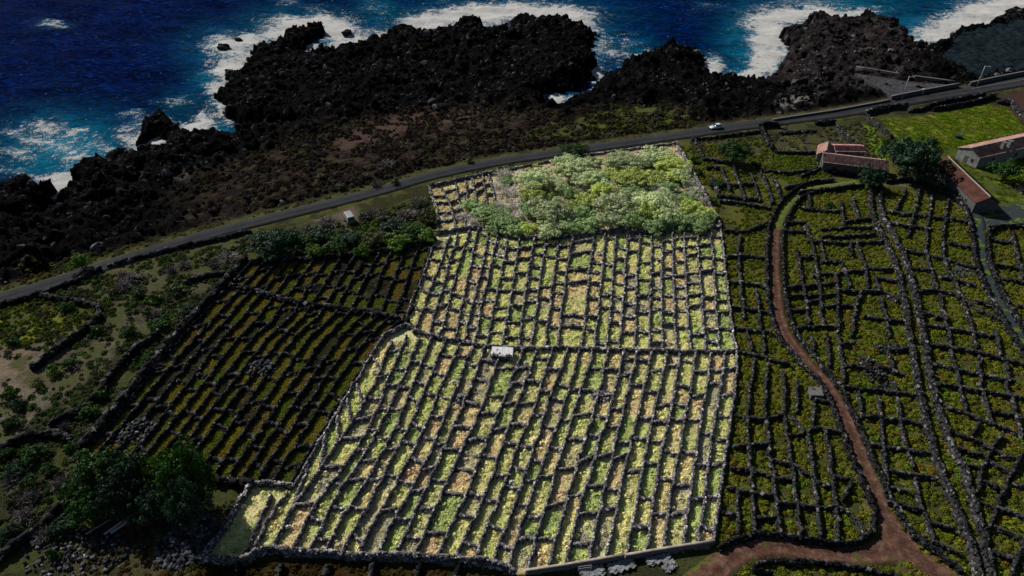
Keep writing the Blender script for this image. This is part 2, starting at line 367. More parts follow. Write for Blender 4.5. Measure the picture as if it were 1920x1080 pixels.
top = inland + (r1 - .5) * 4.5 * rock_w + (r2 - .55) * 4.4 * rock_w + (r3 - .5) * 2.2 * rock_w + promo * 1.3 * rock_w + (1 - rock_w) * (r2 - .5) * .7
top = np.where(flat_l, -2.3 + (r3 - .5) * 1.3 + (r2 - .5) * 1.6, top)
top = np.maximum(top, SEA + .35 + (r2) * 1.2)
blend = np.where(sea_side, sstep(3.2, 8, rd), 0)
flatz = -.10 + (fbm(X / 3, Y / 3, 3, 6) - .5) * .16
Hh = flatz * (1 - blend) + top * blend
pz = W(plaza_px, 0); pin = inside(X, Y, pz); pd = np.where(pin, 1, -1) * pdist(X, Y, pz, True); kp = sstep(-3, 1.5, pd); Hh = Hh * (1 - kp) + (-.45) * kp
Hh = np.where(sea_side, (SEA - 3) * (1 - rise) + Hh * rise, Hh)
Hh = np.where(sd < -14, SEA - 3, Hh)
# colour of each place on the ground
def C3(a): return np.array(a)[None, None, :]
n1 = fbm(X / 4, Y / 4, 4, 2)[..., None]; n2 = fbm(X / 1.6, Y / 1.6, 3, 4)[..., None]; n3 = fbm(X / 14, Y / 14, 3, 7)[..., None]
Cg = np.zeros(X.shape + (3,)) + C3((.028, .03, .014))
def mixk(c, w_):
    global Cg
    w_ = w_ if w_.ndim == 3 else w_[..., None]; Cg = Cg * (1 - w_) + np.asarray(c) * w_
def zone(px, soft=1.0, jit=2.0, z=0):
    P = W(px, z); s = np.where(inside(X, Y, P), 1, -1) * pdist(X, Y, P, True) + (n1[..., 0] - .5) * jit * 2
    return sstep(-soft, soft, s)
# land side of the road, left: scrub, dry tracks, yellow field
mixk((.045, .052, .018), n1 > .52)
mixk((.075, .075, .045), zone([(70, 545), (200, 500), (460, 445), (450, 500), (340, 600), (250, 600), (190, 570)], 3, 5) * .7)
pathpx = [(-40, 700), (60, 700), (165, 660), (250, 590), (275, 600), (215, 660), (150, 715), (100, 760), (60, 805), (0, 850), (-60, 880), (-60, 720)]
mixk((.135, .12, .095), zone(pathpx, 2.5, 5) * .9)
mixk((.15, .12, .09), zone([(-60, 650), (60, 640), (150, 640), (110, 690), (40, 740), (0, 760), (-60, 790)], 3, 4))
mixk((.12, .135, .018), zone([(-60, 600), (10, 575), (75, 560), (185, 578), (178, 612), (120, 630), (40, 650), (-60, 655)], 2, 4) * (.5 + .5 * (n3[..., 0] > .48)))
mixk((.16, .16, .015), zone([(30, 625), (90, 605), (150, 615), (120, 632), (60, 640)], 2, 4) * .8)
mixk((.055, .05, .025), zone([(180, 1000), (240, 960), (330, 985), (340, 1090), (140, 1090), (120, 1040)], 3, 5))
mixk((.028, .026, .012), zone(leftvine_px, .5, .5)); mixk((.05, .04, .014), zone(leftvine_px, .5, .5)[..., None] * (n1 > .5))
rv_px = [(1268, 266), (1640, 240), (1700, 330), (1960, 430), (2300, 500), (2600, 1400), (1200, 1400), (1340, 1028), (1380, 720), (1380, 655), (1350, 430), (1290, 310)]
mixk((.05, .054, .018), zone(rv_px, .5, .5)); mixk((.075, .078, .02), zone(rv_px, .5, .5)[..., None] * (n1 > .5))
mixk((.05, .047, .03), zone([(1290, 262), (1500, 245), (1640, 240), (1650, 300), (1560, 345), (1400, 330), (1300, 300)], 2, 3)[..., None] * (n2 > .47))
mixk((.10, .155, .010), zone(green_px, 1, 1.5)); mixk((.15, .155, .035), zone(green_px, 1, 1)[..., None] * sstep(.5, .62, n1))
mixk((.09, .15, .01), zone([(1618, 232), (1640, 240), (1665, 290), (1650, 300), (1632, 270)], 1, 1.5))
mixk((.06, .075, .018), zone([(1770, 280), (1960, 245), (1980, 430), (1850, 380), (1800, 350), (1740, 300)], 2, 2)); mixk((.09, .13, .012), zone([(1770, 280), (1960, 245), (1980, 430), (1850, 380)], 2, 2)[..., None] * (n1 > .55))
mixk((.05, .028, .024), zone([(1870, 180), (1960, 160), (1980, 240), (1915, 225)], 1, 2))
mixk((.10, .085, .055), zone([(1660, 345), (1700, 325), (1760, 345), (1740, 352)], 1.5, 2)); mixk((.034, .022, .008), zone([(380, 1056), (640, 1050), (950, 1080), (1000, 1150), (300, 1150)], .5, .5))
mixk((.04, .045, .015), zone([(480, 480), (560, 430), (700, 395), (800, 370), (815, 450), (700, 480)], 2, 3)); mixk((.10, .085, .065), zone([(615, 405), (660, 388), (680, 410), (650, 425)], 1.5, 2))
mixk((.05, .06, .02), zone([(-60, 500), (460, 440), (300, 640), (100, 800), (-60, 900)], 2, 3)[..., None] * sstep(.5, .56, n1) * .85)
mixk((.085, .07, .05), zone([(-60, 500), (460, 440), (300, 640), (100, 800), (-60, 900)], 2, 3)[..., None] * sstep(.58, .64, n2) * .6)
# verges
mixk((.085, .082, .022), (sstep(5.0, 3.2, rd + (n1[..., 0] - .5) * 6) * .6)[..., None] * (n2 > .48))
# coast
ct = np.where(sea_side, sstep(3.5, 6, rd), 0)[..., None]
bc = np.zeros_like(Cg) + C3((.011, .008, .008)); bc = np.where(n1 > .5, C3((.020, .014, .012)), bc); bc = np.where(n2 > .6, C3((.035, .030, .018)), bc)
ge = zone(greenedge_px, 3, 6, -1)[..., None]; bc = bc * (1 - ge) + C3((.06, .07, .018)) * ge * (n2 > .42) + bc * ge * (n2 <= .42)
rb = zone([(640, 250), (760, 205), (930, 200), (900, 225), (760, 250), (620, 290)], 4, 6, -1)[..., None]; bc = bc * (1 - rb) + C3((.06, .038, .033)) * rb
lava = C3((.0022, .0022, .0026)) + .006 * np.clip(n2 - .5, 0, 1) * 2; lava = np.where(vnoise(X / 1.1, Y / 1.1, 3)[..., None] > .9, lava + .03, lava)
lavaband = zone([(1450, 100), (1500, 30), (1700, 40), (1720, 150), (1650, 170), (1520, 190), (1440, 165)], 5, 8, -2)[..., None]; lava = lava * (1 - lavaband) + (C3((.014, .011, .011)) + .014 * (n2 > .6)) * lavaband
fl = flat_l[..., None]; lava = np.where(fl, C3((.009, .016, .021)) * (.3 + 1.3 * n2), lava)
sand = zone([(1450, 205), (1470, 195), (1510, 192), (1525, 203), (1500, 208), (1460, 214)], 1, 2, -1)[..., None] * (n2 > .45); rw = rock_w[..., None]
bc = bc * (1 - rw) + lava * rw
Cg = Cg * (1 - ct) + bc * ct
mixk((.15, .135, .125), sand * .8); mixk((.06, .05, .045), zone([(320, 330), (350, 312), (375, 315), (360, 335), (345, 350)], 1, 2, -1) * .7)
plw = W(plot_px); pl = inside(X, Y, plw)
pc = np.zeros_like(Cg) + C3((.62, .60, .29)); pc = np.where(n1 > .52, C3((.52, .52, .27)), pc); pc = np.where(n2 > .58, C3((.50, .57, .20)), pc); pc = np.where(n1 < .4, C3((.56, .47, .27)), pc)  # plot ground lightened, its highlight painted into the soil colour
tk = inside(X, Y, W(thicket_px))[..., None]; pc = np.where(tk, C3((.46, .40, .29)) * (.6 + n1 * .7), pc)
Cg = np.where(pl[..., None], pc, Cg)

ny, nx = X.shape
Vg = np.stack([X, Y, Hh], -1).reshape(-1, 3)
ii = np.arange((ny - 1) * nx).reshape(ny - 1, nx)[:, :-1].ravel()
Fg = np.stack([ii, ii + 1, ii + 1 + nx, ii + nx], 1)
keep = (Hh.ravel()[Fg] > SEA - 2.95).any(1); Fg = Fg[keep]
gme = mesh_np('ground', Vg, Fg, None)
a = gme.attributes.new('soil', 'FLOAT_COLOR', 'POINT'); a.data.foreach_set('color', np.c_[Cg.reshape(-1, 3), np.ones(ny * nx)].astype(np.float32).ravel())
m, t, b = newmat('ground_soil'); at_ = N(t, 'ShaderNodeAttribute', attribute_name='soil')
cc = mixc(t, at_.outputs['Color'], ramp(t, noise(t, 3.2, 6, .75), [(.3, (.45, .45, .45)), (.7, (1.6, 1.55, 1.5))]), 1.0, 'MULTIPLY')
t.links.new(cc, b.inputs['Base Color']); spec(b, .02, 1); bump(t, b, noise(t, 2.2, 7, .75), .9, .35); gme.materials.append(m)
obj('ground', gme, kind='structure', label='ground of black lava shore, scrub and vineyard soil')
def hz(x, y):
    x = np.asarray(x, float); y = np.asarray(y, float)
    ix = np.clip(np.searchsorted(gx, x) - 1, 0, nx - 2); iy = np.clip(np.searchsorted(gy, y) - 1, 0, ny - 2)
    fx = np.clip((x - gx[ix]) / (gx[ix + 1] - gx[ix]), 0, 1); fy = np.clip((y - gy[iy]) / (gy[iy + 1] - gy[iy]), 0, 1)
    return (Hh[iy, ix] * (1 - fx) + Hh[iy, ix + 1] * fx) * (1 - fy) + (Hh[iy + 1, ix] * (1 - fx) + Hh[iy + 1, ix + 1] * fx) * fy
def look(A, x, y):
    ix = np.clip(np.searchsorted(gx, x), 0, nx - 1); iy = np.clip(np.searchsorted(gy, y), 0, ny - 1); return A[iy, ix]

# ------------------------------------------------------------------ sea
sx_ = np.r_[-3000, -1500, -700, -400, np.arange(-330, 350, 1.15), 420, 700, 1500, 3000]
sy_ = np.r_[60, np.arange(100, 440, 1.15), 460, 520, 700, 1200, 2500, 6000]
SX, SY = np.meshgrid(sx_, sy_)
core = sstep(440, 380, SY) * sstep(350, 300, abs(SX))
wv = np.zeros(SX.shape)
for k in range(22):
    th = math.radians(250 + rng.normal(0, 24)); lam = 3.2 * 1.19 ** k if k < 14 else rng.uniform(6, 30); kk = 2 * PI / lam
    ph = rng.uniform(0, 6.28); ampl = .022 * lam ** .85
    wv += ampl * np.sin(kk * (SX * math.cos(th) + SY * math.sin(th)) + ph + 2.5 * fbm(SX / 30, SY / 30, 2, k)) * .55
foam_b = [  # px, py, rx, ry, strength
    (115, 350, 26, 16, 1.1), (90, 362, 22, 10, 1), (75, 335, 30, 10, .5), (285, 272, 14, 9, 1.3), (250, 265, 18, 16, .8), (235, 250, 16, 12, .6), (272, 235, 16, 10, .6), (360, 240, 32, 8, 1.2), (385, 230, 14, 14, .9), (395, 245, 16, 10, .6),
    (420, 185, 12, 26, .9), (398, 190, 12, 16, .5), (405, 165, 14, 14, .9), (430, 130, 26, 14, 1.1), (455, 118, 20, 10, .9), (405, 95, 22, 10, .6), (430, 85, 34, 14, 1), (465, 78, 20, 12, 1), (450, 100, 24, 10, .9), (490, 80, 12, 10, .8), (480, 235, 26, 5, 1), (525, 240, 22, 5, 1.1),
    (520, 65, 26, 12, 1), (560, 48, 40, 12, 1.2), (600, 42, 30, 10, 1.1), (635, 55, 28, 16, 1.1), (665, 75, 24, 14, .9), (600, 96, 36, 8, 1), (640, 88, 26, 8, .9), (690, 65, 16, 8, .6), (590, 30, 20, 12, .5),
    (730, 65, 34, 7, .8), (775, 50, 22, 14, 1.2), (815, 42, 32, 14, 1.2), (860, 32, 36, 13, 1.2), (910, 28, 46, 14, 1.3), (960, 24, 50, 12, 1.3), (1010, 24, 46, 11, 1.3), (1060, 30, 40, 11, 1.2), (1095, 42, 22, 14, .9), (1110, 60, 14, 10, .6),
    (1130, 90, 16, 20, .55), (1150, 105, 12, 8, .7), (1115, 136, 12, 5, 1.3), (1040, 190, 12, 7, 1.4), (1078, 187, 14, 5, 1), (1195, 112, 20, 8, .9), (1215, 100, 12, 8, .6), (1335, 130, 14, 16, 1.1), (1345, 145, 10, 6, .8),
    (1375, 155, 16, 6, 1), (1415, 148, 24, 14, 1.25), (1425, 120, 18, 20, .9), (1440, 100, 24, 22, 1.15), (1445, 70, 28, 22, 1.2), (1440, 40, 32, 16, 1.1), (1480, 30, 34, 12, 1.2), (1530, 25, 40, 10, 1.1), (1590, 25, 40, 8, 1), (1625, 32, 20, 7, .9), (1500, 58, 20, 7, .8),
    (1520, 5, 50, 8, .5), (1460, 20, 40, 10, .6), (1725, 82, 24, 10, 1), (1760, 65, 34, 14, 1.1), (1800, 45, 40, 14, 1.2), (1850, 25, 40, 16, 1.3), (1900, 8, 40, 14, 1.3), (1710, 75, 14, 10, .6),
    (100, 47, 16, 5, .75), (85, 240, 30, 9, .78), (70, 262, 34, 10, .68), (140, 250, 22, 8, .8), (40, 290, 30, 10, .62), (145, 300, 26, 16, .62), (180, 270, 28, 12, .55), (120, 275, 30, 16, .58), (30, 250, 20, 8, .55), (20, 320, 30, 10, .5), (170, 310, 26, 8, .7), (205, 285, 22, 9, .6), (330, 190, 26, 6, .45), (250, 215, 24, 5, .42), (700, 15, 16, 10, .35), (720, 30, 8, 12, .35), (540, 4, 12, 6, .5), (1170, 80, 20, 14, .4), (1330, 10, 20, 6, .3)]
teal_b = [(130, 280, 100, 46, 1.1), (60, 300, 60, 30, .8), (160, 300, 60, 25, .9), (395, 150, 34, 20, .7), (350, 190, 40, 22, .35), (410, 245, 26, 14, .9), (440, 95, 70, 35, .7), (560, 60, 80, 34, .8), (640, 85, 60, 28, .9), (780, 50, 60, 25, .7), (950, 30, 150, 30, .7),
          (1110, 80, 50, 40, .6), (1180, 95, 50, 24, .5), (1430, 80, 60, 60, .95), (1560, 10, 140, 26, .7), (1720, 60, 50, 34, .8), (1850, 30, 90, 40, .8), (1060, 185, 40, 12, .4), (1400, 140, 40, 20, .9), (1340, 140, 26, 20, .5), (710, 20, 40, 30, .5), (300, 245, 90, 22, .5)]
def blobs(lst, k_=1):
    f = np.zeros(SX.shape)
    dyv = SY * math.cos(PITCH) - (SEA - CH) * math.sin(PITCH); px = 960 + F * SX / np.maximum(dyv, 1); py = 540 - F * (SY * math.sin(PITCH) + (SEA - CH) * math.cos(PITCH)) / np.maximum(dyv, 1)
    wx = (fbm(SX / 5, SY / 5, 3, 1) - .5) * 34; wy = (fbm(SX / 5, SY / 5, 3, 5) - .5) * 18
    for bx, by, rx, ry, s in lst: f = np.maximum(f, s * np.exp(-(((px + wx - bx) / (rx * 1.15)) ** 2 + ((py + wy - by) / (ry * 1.2)) ** 2) * (.55 if k_ else .9)))
    return f
land_s = inside(SX, SY, landP); dcs = pdist(SX, SY, landP, True)
foam = blobs(foam_b) * .86; foam = np.maximum(foam, .75 * np.exp(-dcs / 2.2) * (fbm(SX / 9, SY / 9, 2, 3) > .45))
teal = np.clip(np.maximum(blobs(teal_b, 0) * .85, foam * .9), 0, 1)
wv += foam * fbm(SX / 2.5, SY / 2.5, 3, 2) * .7
Vs = np.stack([SX, SY, SEA + wv * core], -1).reshape(-1, 3); sny, snx = SX.shape
ii = np.arange((sny - 1) * snx).reshape(sny - 1, snx)[:, :-1].ravel(); Fs = np.stack([ii, ii + 1, ii + 1 + snx, ii + snx], 1)
deep = (land_s & (dcs > 16)).ravel(); Fs = Fs[~deep[Fs].all(1)]
sme = mesh_np('sea', Vs, Fs, None, True)
for nm, A in (('foam', foam), ('teal', teal)):
    a = sme.attributes.new(nm, 'FLOAT', 'POINT'); a.data.foreach_set('value', A.astype(np.float32).ravel())
m, t, b = newmat('sea_water'); fa = N(t, 'ShaderNodeAttribute', attribute_name='foam'); ta = N(t, 'ShaderNodeAttribute', attribute_name='teal')
g = N(t, 'ShaderNodeNewGeometry'); mp = N(t, 'ShaderNodeMapping'); mp.inputs['Scale'].default_value = (.55, 1.25, 1); mp.inputs['Rotation'].default_value = (0, 0, math.radians(14)); t.links.new(g.outputs['Position'], mp.inputs[0])
nA0 = noise(t, .75, 9, .74, mp.outputs[0])
rn = N(t, 'ShaderNodeTexNoise', noise_type='RIDGED_MULTIFRACTAL'); rn.inputs['Scale'].default_value = .42; rn.inputs['Detail'].default_value = 6; rn.inputs['Roughness'].default_value = .65; rn.inputs['Distortion'].default_value = .6; t.links.new(mp.outputs[0], rn.inputs['Vector'])
nA = N(t, 'ShaderNodeMapRange', i_1=0.0, i_2=1.2, i_3=-.10, i_4=.17); t.links.new(rn.outputs[0], nA.inputs[0]); _a = N(t, 'ShaderNodeMath', operation='ADD'); t.links.new(nA.outputs[0], _a.inputs[0]); t.links.new(nA0, _a.inputs[1]); nA = _a.outputs[0]; nB = noise(t, 1.1, 6, .7, mp.outputs[0]); nC = noise(t, .05, 3, .5, mp.outputs[0])
deepc = ramp(t, nA, [(.38, (.0, .001, .016)), (.47, (.0, .009, .066)), (.56, (.001, .018, .115)), (.64, (.004, .05, .19)), (.74, (.02, .13, .30))])
deepc = mixc(t, deepc, ramp(t, nC, [(.35, (.7, .7, .7)), (.65, (1.25, 1.25, 1.2))]), 1.0, 'MULTIPLY')
def mth(op, a_, b_):
    q = N(t, 'ShaderNodeMath', operation=op)
    for s, v in ((q.inputs[0], a_), (q.inputs[1], b_)):
        if hasattr(v, 'is_linked'): t.links.new(v, s)
        else: s.default_value = v
    return q.outputs[0]
nT = noise(t, .35, 7, .65, mp.outputs[0])
tf = mth('MULTIPLY', ta.outputs['Fac'], ramp(t, nT, [(.3, (.25,) * 3), (.62, (1,) * 3)])); 
col = mixc(t, deepc, (.004, .15, .24, 1), tf)
nF = noise(t, .5, 12, .82); nG = noise(t, 2.0, 6, .8)
ff = mth('ADD', fa.outputs['Fac'], mth('MULTIPLY', mth('SUBTRACT', nF, .5), 2.8)); ff = mth('ADD', ff, mth('MULTIPLY', mth('SUBTRACT', nG, .5), .7)); ff = ramp(t, ff, [(.38, (0,) * 3), (.50, (.35,) * 3), (.66, (1,) * 3)])
# small whitecaps, and sun sparkles painted in as pale flecks
sea_flecks = mth('MAXIMUM', ramp(t, noise(t, .8, 3, .5, mp.outputs[0]), [(.745, (0,) * 3), (.77, (.5,) * 3)]), ramp(t, noise(t, 1.6, 2, .5), [(.76, (0,) * 3), (.79, (.7,) * 3)])); 
col2 = mixc(t, col, ramp(t, nG, [(.3, (.36, .355, .345)), (.7, (.48, .47, .45))]), mth('MAXIMUM', ff, sea_flecks))
t.links.new(col2, b.inputs['Base Color']); b.inputs['Specular IOR Level'].default_value = .0004
t.links.new(mth('ADD', mth('MULTIPLY', ff, .6), .3), b.inputs['Roughness'])
bump(t, b, mth('ADD', nA, mth('MULTIPLY', nB, .35)), .55, .9); sme.materials.append(m)
obj('sea', sme, kind='structure', label='deep blue sea with white surf breaking on the lava')

# ------------------------------------------------------------------ road sheets
def ribbon(name, cpx, widths, mat, z, label, jit=0.0, thick=None):
    P = np.array([at(a, b) for a, b in cpx]); D = np.c_[P[:, :2], widths]
    D = smooth(D, 2); D = resample(D, 1.2)
    tg = np.gradient(D[:, :2], axis=0); tg /= np.linalg.norm(tg, axis=1, keepdims=True); nn = np.c_[-tg[:, 1], tg[:, 0]]
    j1 = (fbm(D[:, 0] / 1.5, D[:, 1] / 1.5, 3, 1) - .5) * jit; j2 = (fbm(D[:, 0] / 1.5 + 50, D[:, 1] / 1.5, 3, 1) - .5) * jit
    cols = []
    for f in (-.5, -.25, 0, .25, .5): cols.append(np.c_[D[:, :2] + nn * (D[:, 2:3] * f + (j1[:, None] if f < 0 else j2[:, None]) * abs(f) * 2), np.full(len(D), z + .04 * (1 - 4 * f * f))])
    # skirts that dip into the ground
    for s_ in (0, -1):
        e = cols[s_].copy(); e[:, :2] += nn * (.12 if s_ else -.12); e[:, 2] = -.35
        cols = [e] + cols if s_ == 0 else cols + [e]
    V = np.stack(cols, 1); n, k = V.shape[:2]; i = np.arange((n - 1) * k).reshape(n - 1, k)[:, :-1].ravel()
    me = mesh_np(name, V.reshape(-1, 3), np.stack([i, i + 1, i + 1 + k, i + k], 1)[:, ::-1], mat)
    a_ = me.attributes.new('across', 'FLOAT', 'POINT'); a_.data.foreach_set('value', np.tile(np.array((1.1, 1, .5, 0, .5, 1, 1.1), np.float32), n))
    return obj(name, me, kind='structure', label=label)
m, t, b = newmat('asphalt'); c = ramp(t, noise(t, .22, 5, .6), [(.3, (.022, .023, .026)), (.7, (.034, .035, .039))]); c = mixc(t, c, ramp(t, noise(t, 9, 4, .7), [(.3, (.75,) * 3), (.7, (1.25,) * 3)]), 1.0, 'MULTIPLY')
c = mixc(t, c, (.06, .06, .06, 1), ramp(t, noise(t, 1.3, 5, .8), [(.64, (0,) * 3), (.72, (.55,) * 3)])); ac = N(t, 'ShaderNodeAttribute', attribute_name='across'); c = mixc(t, c, ramp(t, ac.outputs['Fac'], [(0, (.85,) * 3), (.5, (1.25,) * 3), (.8, (.9,) * 3), (1, (1.5, 1.4, 1.2))]), 1.0, 'MULTIPLY'); t.links.new(c, b.inputs['Base Color']); spec(b, .02, .95); M['asphalt'] = m
m, t, b = newmat('red_dirt'); ac = N(t, 'ShaderNodeAttribute', attribute_name='across'); c = ramp(t, noise(t, .7, 8, .75), [(.33, (.035, .019, .014)), (.5, (.078, .038, .027)), (.68, (.145, .095, .07))]); rut = ramp(t, ac.outputs['Fac'], [(.0, (.75,) * 3), (.25, (1.05,) * 3), (.5, (1.3,) * 3), (.75, (.9,) * 3)]); c = mixc(t, c, rut, 1.0, 'MULTIPLY')
edge_ = N(t, 'ShaderNodeMath', operation='ADD'); t.links.new(ac.outputs['Fac'], edge_.inputs[0]); em = N(t, 'ShaderNodeMapRange', i_1=.35, i_2=.65, i_3=-.45, i_4=.45); t.links.new(noise(t, .9, 7, .75), em.inputs[0]); t.links.new(em.outputs[0], edge_.inputs[1]); gcol = ramp(t, noise(t, 2.2, 4, .7), [(.35, (.03, .035, .012)), (.6, (.075, .095, .015))]); c = mixc(t, c, gcol, ramp(t, edge_.outputs[0], [(.80, (0,) * 3), (.95, (.9,) * 3)]))
c = mixc(t, c, (.25, .22, .19, 1), ramp(t, noise(t, 3.5, 3, .6), [(.70, (0,) * 3), (.75, (.6,) * 3)])); c = mixc(t, c, (.06, .075, .015, 1), ramp(t, noise(t, .3, 6, .7), [(.60, (0,) * 3), (.66, (.8,) * 3)]))
t.links.new(c, b.inputs['Base Color']); spec(b, .05, 1); bump(t, b, noise(t, 2.5, 5), .5, .15); M['dirt'] = m
m, t, b = newmat('mossy_track'); c = mixc(t, (.026, .034, .038, 1), (.075, .12, .008, 1), ramp(t, noise(t, .45, 6, .65), [(.53, (0,) * 3), (.58, (1,) * 3)])); t.links.new(c, b.inputs['Base Color']); spec(b, .1, .95); M['track'] = m
m, t, b = newmat('grass_track'); c = ramp(t, noise(t, .9, 6, .7), [(.35, (.075, .06, .03)), (.5, (.07, .09, .018)), (.7, (.11, .16, .02))]); t.links.new(c, b.inputs['Base Color']); spec(b, .1, .95); M['gtrack'] = m
ribbon('road', road_c, road_w, M['asphalt'], .05, 'grey asphalt coast road along the lava shore', .25)
ribbon('dirt_road', dirt_c[5:], dirt_w[5:], M['dirt'], .03, 'red dirt road winding down between vineyard walls', .5)
ribbon('dirt_road_branch', dirt2_c, dirt2_w, M['dirt'], .022, 'red dirt road branch curving left at the bottom', .6)
ribbon('grass_path', dirt_c[:7], dirt_w[:7], M['gtrack'], .015, 'grassy start of the track below the farmhouse', .6)
ribbon('paved_track', track_c, track_w, M['track'], .01, 'dark mossy track beside the stone barn', .5)
def sheet(name, px, z, mat, label):
    P = W(px, z); me = bpy.data.meshes.new(name); n = len(P); me.from_pydata([tuple(p) for p in P] + [(p[0], p[1], p[2] - 1.2) for p in P], [], [tuple(range(n))] + [(i, (i + 1) % n, n + (i + 1) % n, n + i) for i in range(n)]); me.materials.append(mat); me.update()
    obj(name, me, kind='structure', label=label)
m, t, b = newmat('cobbles'); v = N(t, 'ShaderNodeTexVoronoi'); v.inputs['Scale'].default_value = 2.6; g = N(t, 'ShaderNodeNewGeometry'); t.links.new(g.outputs['Position'], v.inputs['Vector'])
c = mixc(t, ramp(t, v.outputs['Distance'], [(.2, (.07, .07, .075)), (.6, (.022, .022, .024))]), ramp(t, noise(t, .4, 4), [(.35, (.7,) * 3), (.65, (1.5,) * 3)]), 1.0, 'MULTIPLY'); t.links.new(c, b.inputs['Base Color']); spec(b, .1, .9)
sheet('plaza', plaza_px, .02, m, 'grey cobbled ramp between lava and sea wall')
sheet('farm_yard', yard_px, -.01, M['track'], 'dark mossy yard at the end of the stone barn')

# ------------------------------------------------------------------ dry stone walls
CUBE = np.array([(x, y, z) for z in (-.5, .5) for y in (-.5, .5) for x in (-.5, .5)]); CF = np.array([(4, 5, 7, 6), (0, 1, 5, 4), (1, 3, 7, 5), (3, 2, 6, 7), (2, 0, 4, 6)]); CF4 = CF[[0, 1, 2, 3]]
def wall_mesh(P, width, height, stone, mat, r, wob=.12, rough=.07):
    """P: world polyline relative to the object's origin; returns a mesh of fitted stones on a solid core"""
    D = resample(P, 1.1); n = len(D)
    if n > 2: D[1:-1, :2] += r.normal(0, wob, (n - 2, 2))
    L = plen(D); hh = height * (1 + r.normal(0, .06, n)); dcum = np.r_[0, np.cumsum(np.linalg.norm(np.diff(D, axis=0), axis=1))]
    tg = np.gradient(D[:, :2], axis=0); tg /= np.linalg.norm(tg, axis=1, keepdims=True) + 1e-9; nn = np.c_[-tg[:, 1], tg[:, 0]]
    w0, w1 = width * .42, width * .26
    core_ = np.stack([np.c_[D[:, :2] - nn * w0, D[:, 2] - .25], np.c_[D[:, :2] - nn * w1, D[:, 2] + hh * .86], np.c_[D[:, :2] + nn * w1, D[:, 2] + hh * .86], np.c_[D[:, :2] + nn * w0, D[:, 2] - .25]], 1).reshape(-1, 3)
    fc = [(i * 4 + a, (i + 1) * 4 + a, (i + 1) * 4 + a + 1, i * 4 + a + 1) for i in range(n - 1) for a in range(3)] + [(0, 1, 2, 3), ((n - 1) * 4 + 3, (n - 1) * 4 + 2, (n - 1) * 4 + 1, (n - 1) * 4)]
    crs = max(2, int(round(height / (stone * 1.3)))); k = max(2, int(L / stone)); s = []; 
    for c_ in range(crs):
        z = (c_ + .5) / crs; hwid = width * (.40 - .14 * z); 
        for side in (-1, 1): s.append(np.c_[(np.arange(k) + r.random(k)) / k * L, np.full(k, side) * hwid, np.full(k, z * .92)])
    top_n = 1 if width < .9 else 2 if width < 1.7 else 4
    for q in range(top_n): s.append(np.c_[(np.arange(k) + r.random(k)) / k * L, r.uniform(-.28, .28, k) * width * (.7 if top_n == 1 else 1), np.full(k, .93)])
    s = np.concatenate(s); px = [np.interp(s[:, 0], dcum, D[:, j]) for j in range(3)]; nx_ = np.interp(s[:, 0], dcum, nn[:, 0]); ny_ = np.interp(s[:, 0], dcum, nn[:, 1]); hx = np.interp(s[:, 0], dcum, hh)
    off = s[:, 1] + r.normal(0, rough * .5, len(s)); C = np.c_[px[0] + nx_ * off, px[1] + ny_ * off, px[2] + s[:, 2] * hx + r.normal(0, rough * .5, len(s))]
    m_ = len(C); sz = stone * np.clip(np.exp(r.normal(-.02, .33, (m_, 1))), .5, 1.9) * r.uniform(.75, 1.25, (m_, 3)) * np.array((1.35, .8, .8))
    yaw = np.arctan2(ny_, nx_) + PI / 2 + r.normal(0, .35, m_); ti = r.normal(0, .3, m_); cy, sy = np.cos(yaw), np.sin(yaw); ct_, st_ = np.cos(ti), np.sin(ti)
    loc = CUBE[None] * sz[:, None, :] * (1 + r.normal(0, .13, (m_, 8, 3)))
    x, y, zz = loc[..., 0], loc[..., 1], loc[..., 2]; y2 = y * ct_[:, None] - zz * st_[:, None]; z2 = y * st_[:, None] + zz * ct_[:, None]
    V = np.stack([x * cy[:, None] - y2 * sy[:, None], x * sy[:, None] + y2 * cy[:, None], z2], -1) + C[:, None, :]
    Fq = (CF4[None] + (np.arange(m_) * 8)[:, None, None] + len(core_)).reshape(-1, 4)
    return mesh_np('stone_wall', np.concatenate([core_, V.reshape(-1, 3)]), [np.array(fc), Fq], mat)
GROUPS = {}
def stone_wall(px=None, width=.7, height=1.1, stone=.42, mat='stone', label=None, group=None, world=None, parent=None, name='stone_wall', wob=.12, cat='wall'):
    P = smooth(W(px), 1) if world is None else np.asarray(world, float)
    P = P.copy(); P[:, 2] = 0
    mid = P[len(P) // 2]; dist = math.hypot(mid[0], mid[1]); st = stone * (1 if dist < 125 else 1.2 if dist < 170 else 1.45)
    P[:, 2] = hz(P[:, 0], P[:, 1]); P[:, 2] = np.minimum(P[:, 2], 0.02)
    o0 = P[0].copy(); me = wall_mesh(P - o0, width, height, st, M[mat], rng, wob)
    if parent: o = obj('cross_wall', me, parent, tuple(o0 - np.array(parent.location)))
    else:
        o = obj(name, me, None, tuple(o0)); o['label'] = label or ''; o['category'] = cat
        if group: o['group'] = group
    o['mid'] = [float(mid[0]), float(mid[1])]
    return o
ORD = ['', 'first', 'second', 'third', 'fourth', 'fifth', 'sixth', 'seventh', 'eighth', 'ninth', 'tenth', 'eleventh', 'twelfth', 'thirteenth', 'fourteenth', 'fifteenth', 'sixteenth', 'seventeenth', 'eighteenth', 'nineteenth', 'twentieth']
TENS = {20: 'twenty', 30: 'thirty', 40: 'forty', 50: 'fifty', 60: 'sixty', 70: 'seventy', 80: 'eighty', 90: 'ninety'}
def ordn(i):
    if i <= 20: return ORD[i]
    if i >= 100: return "%dth" % i
    t_ = i // 10 * 10; return TENS[t_][:-1] + 'ieth' if i == t_ else TENS[t_] + '-' + ORD[i - t_]
CW = {}
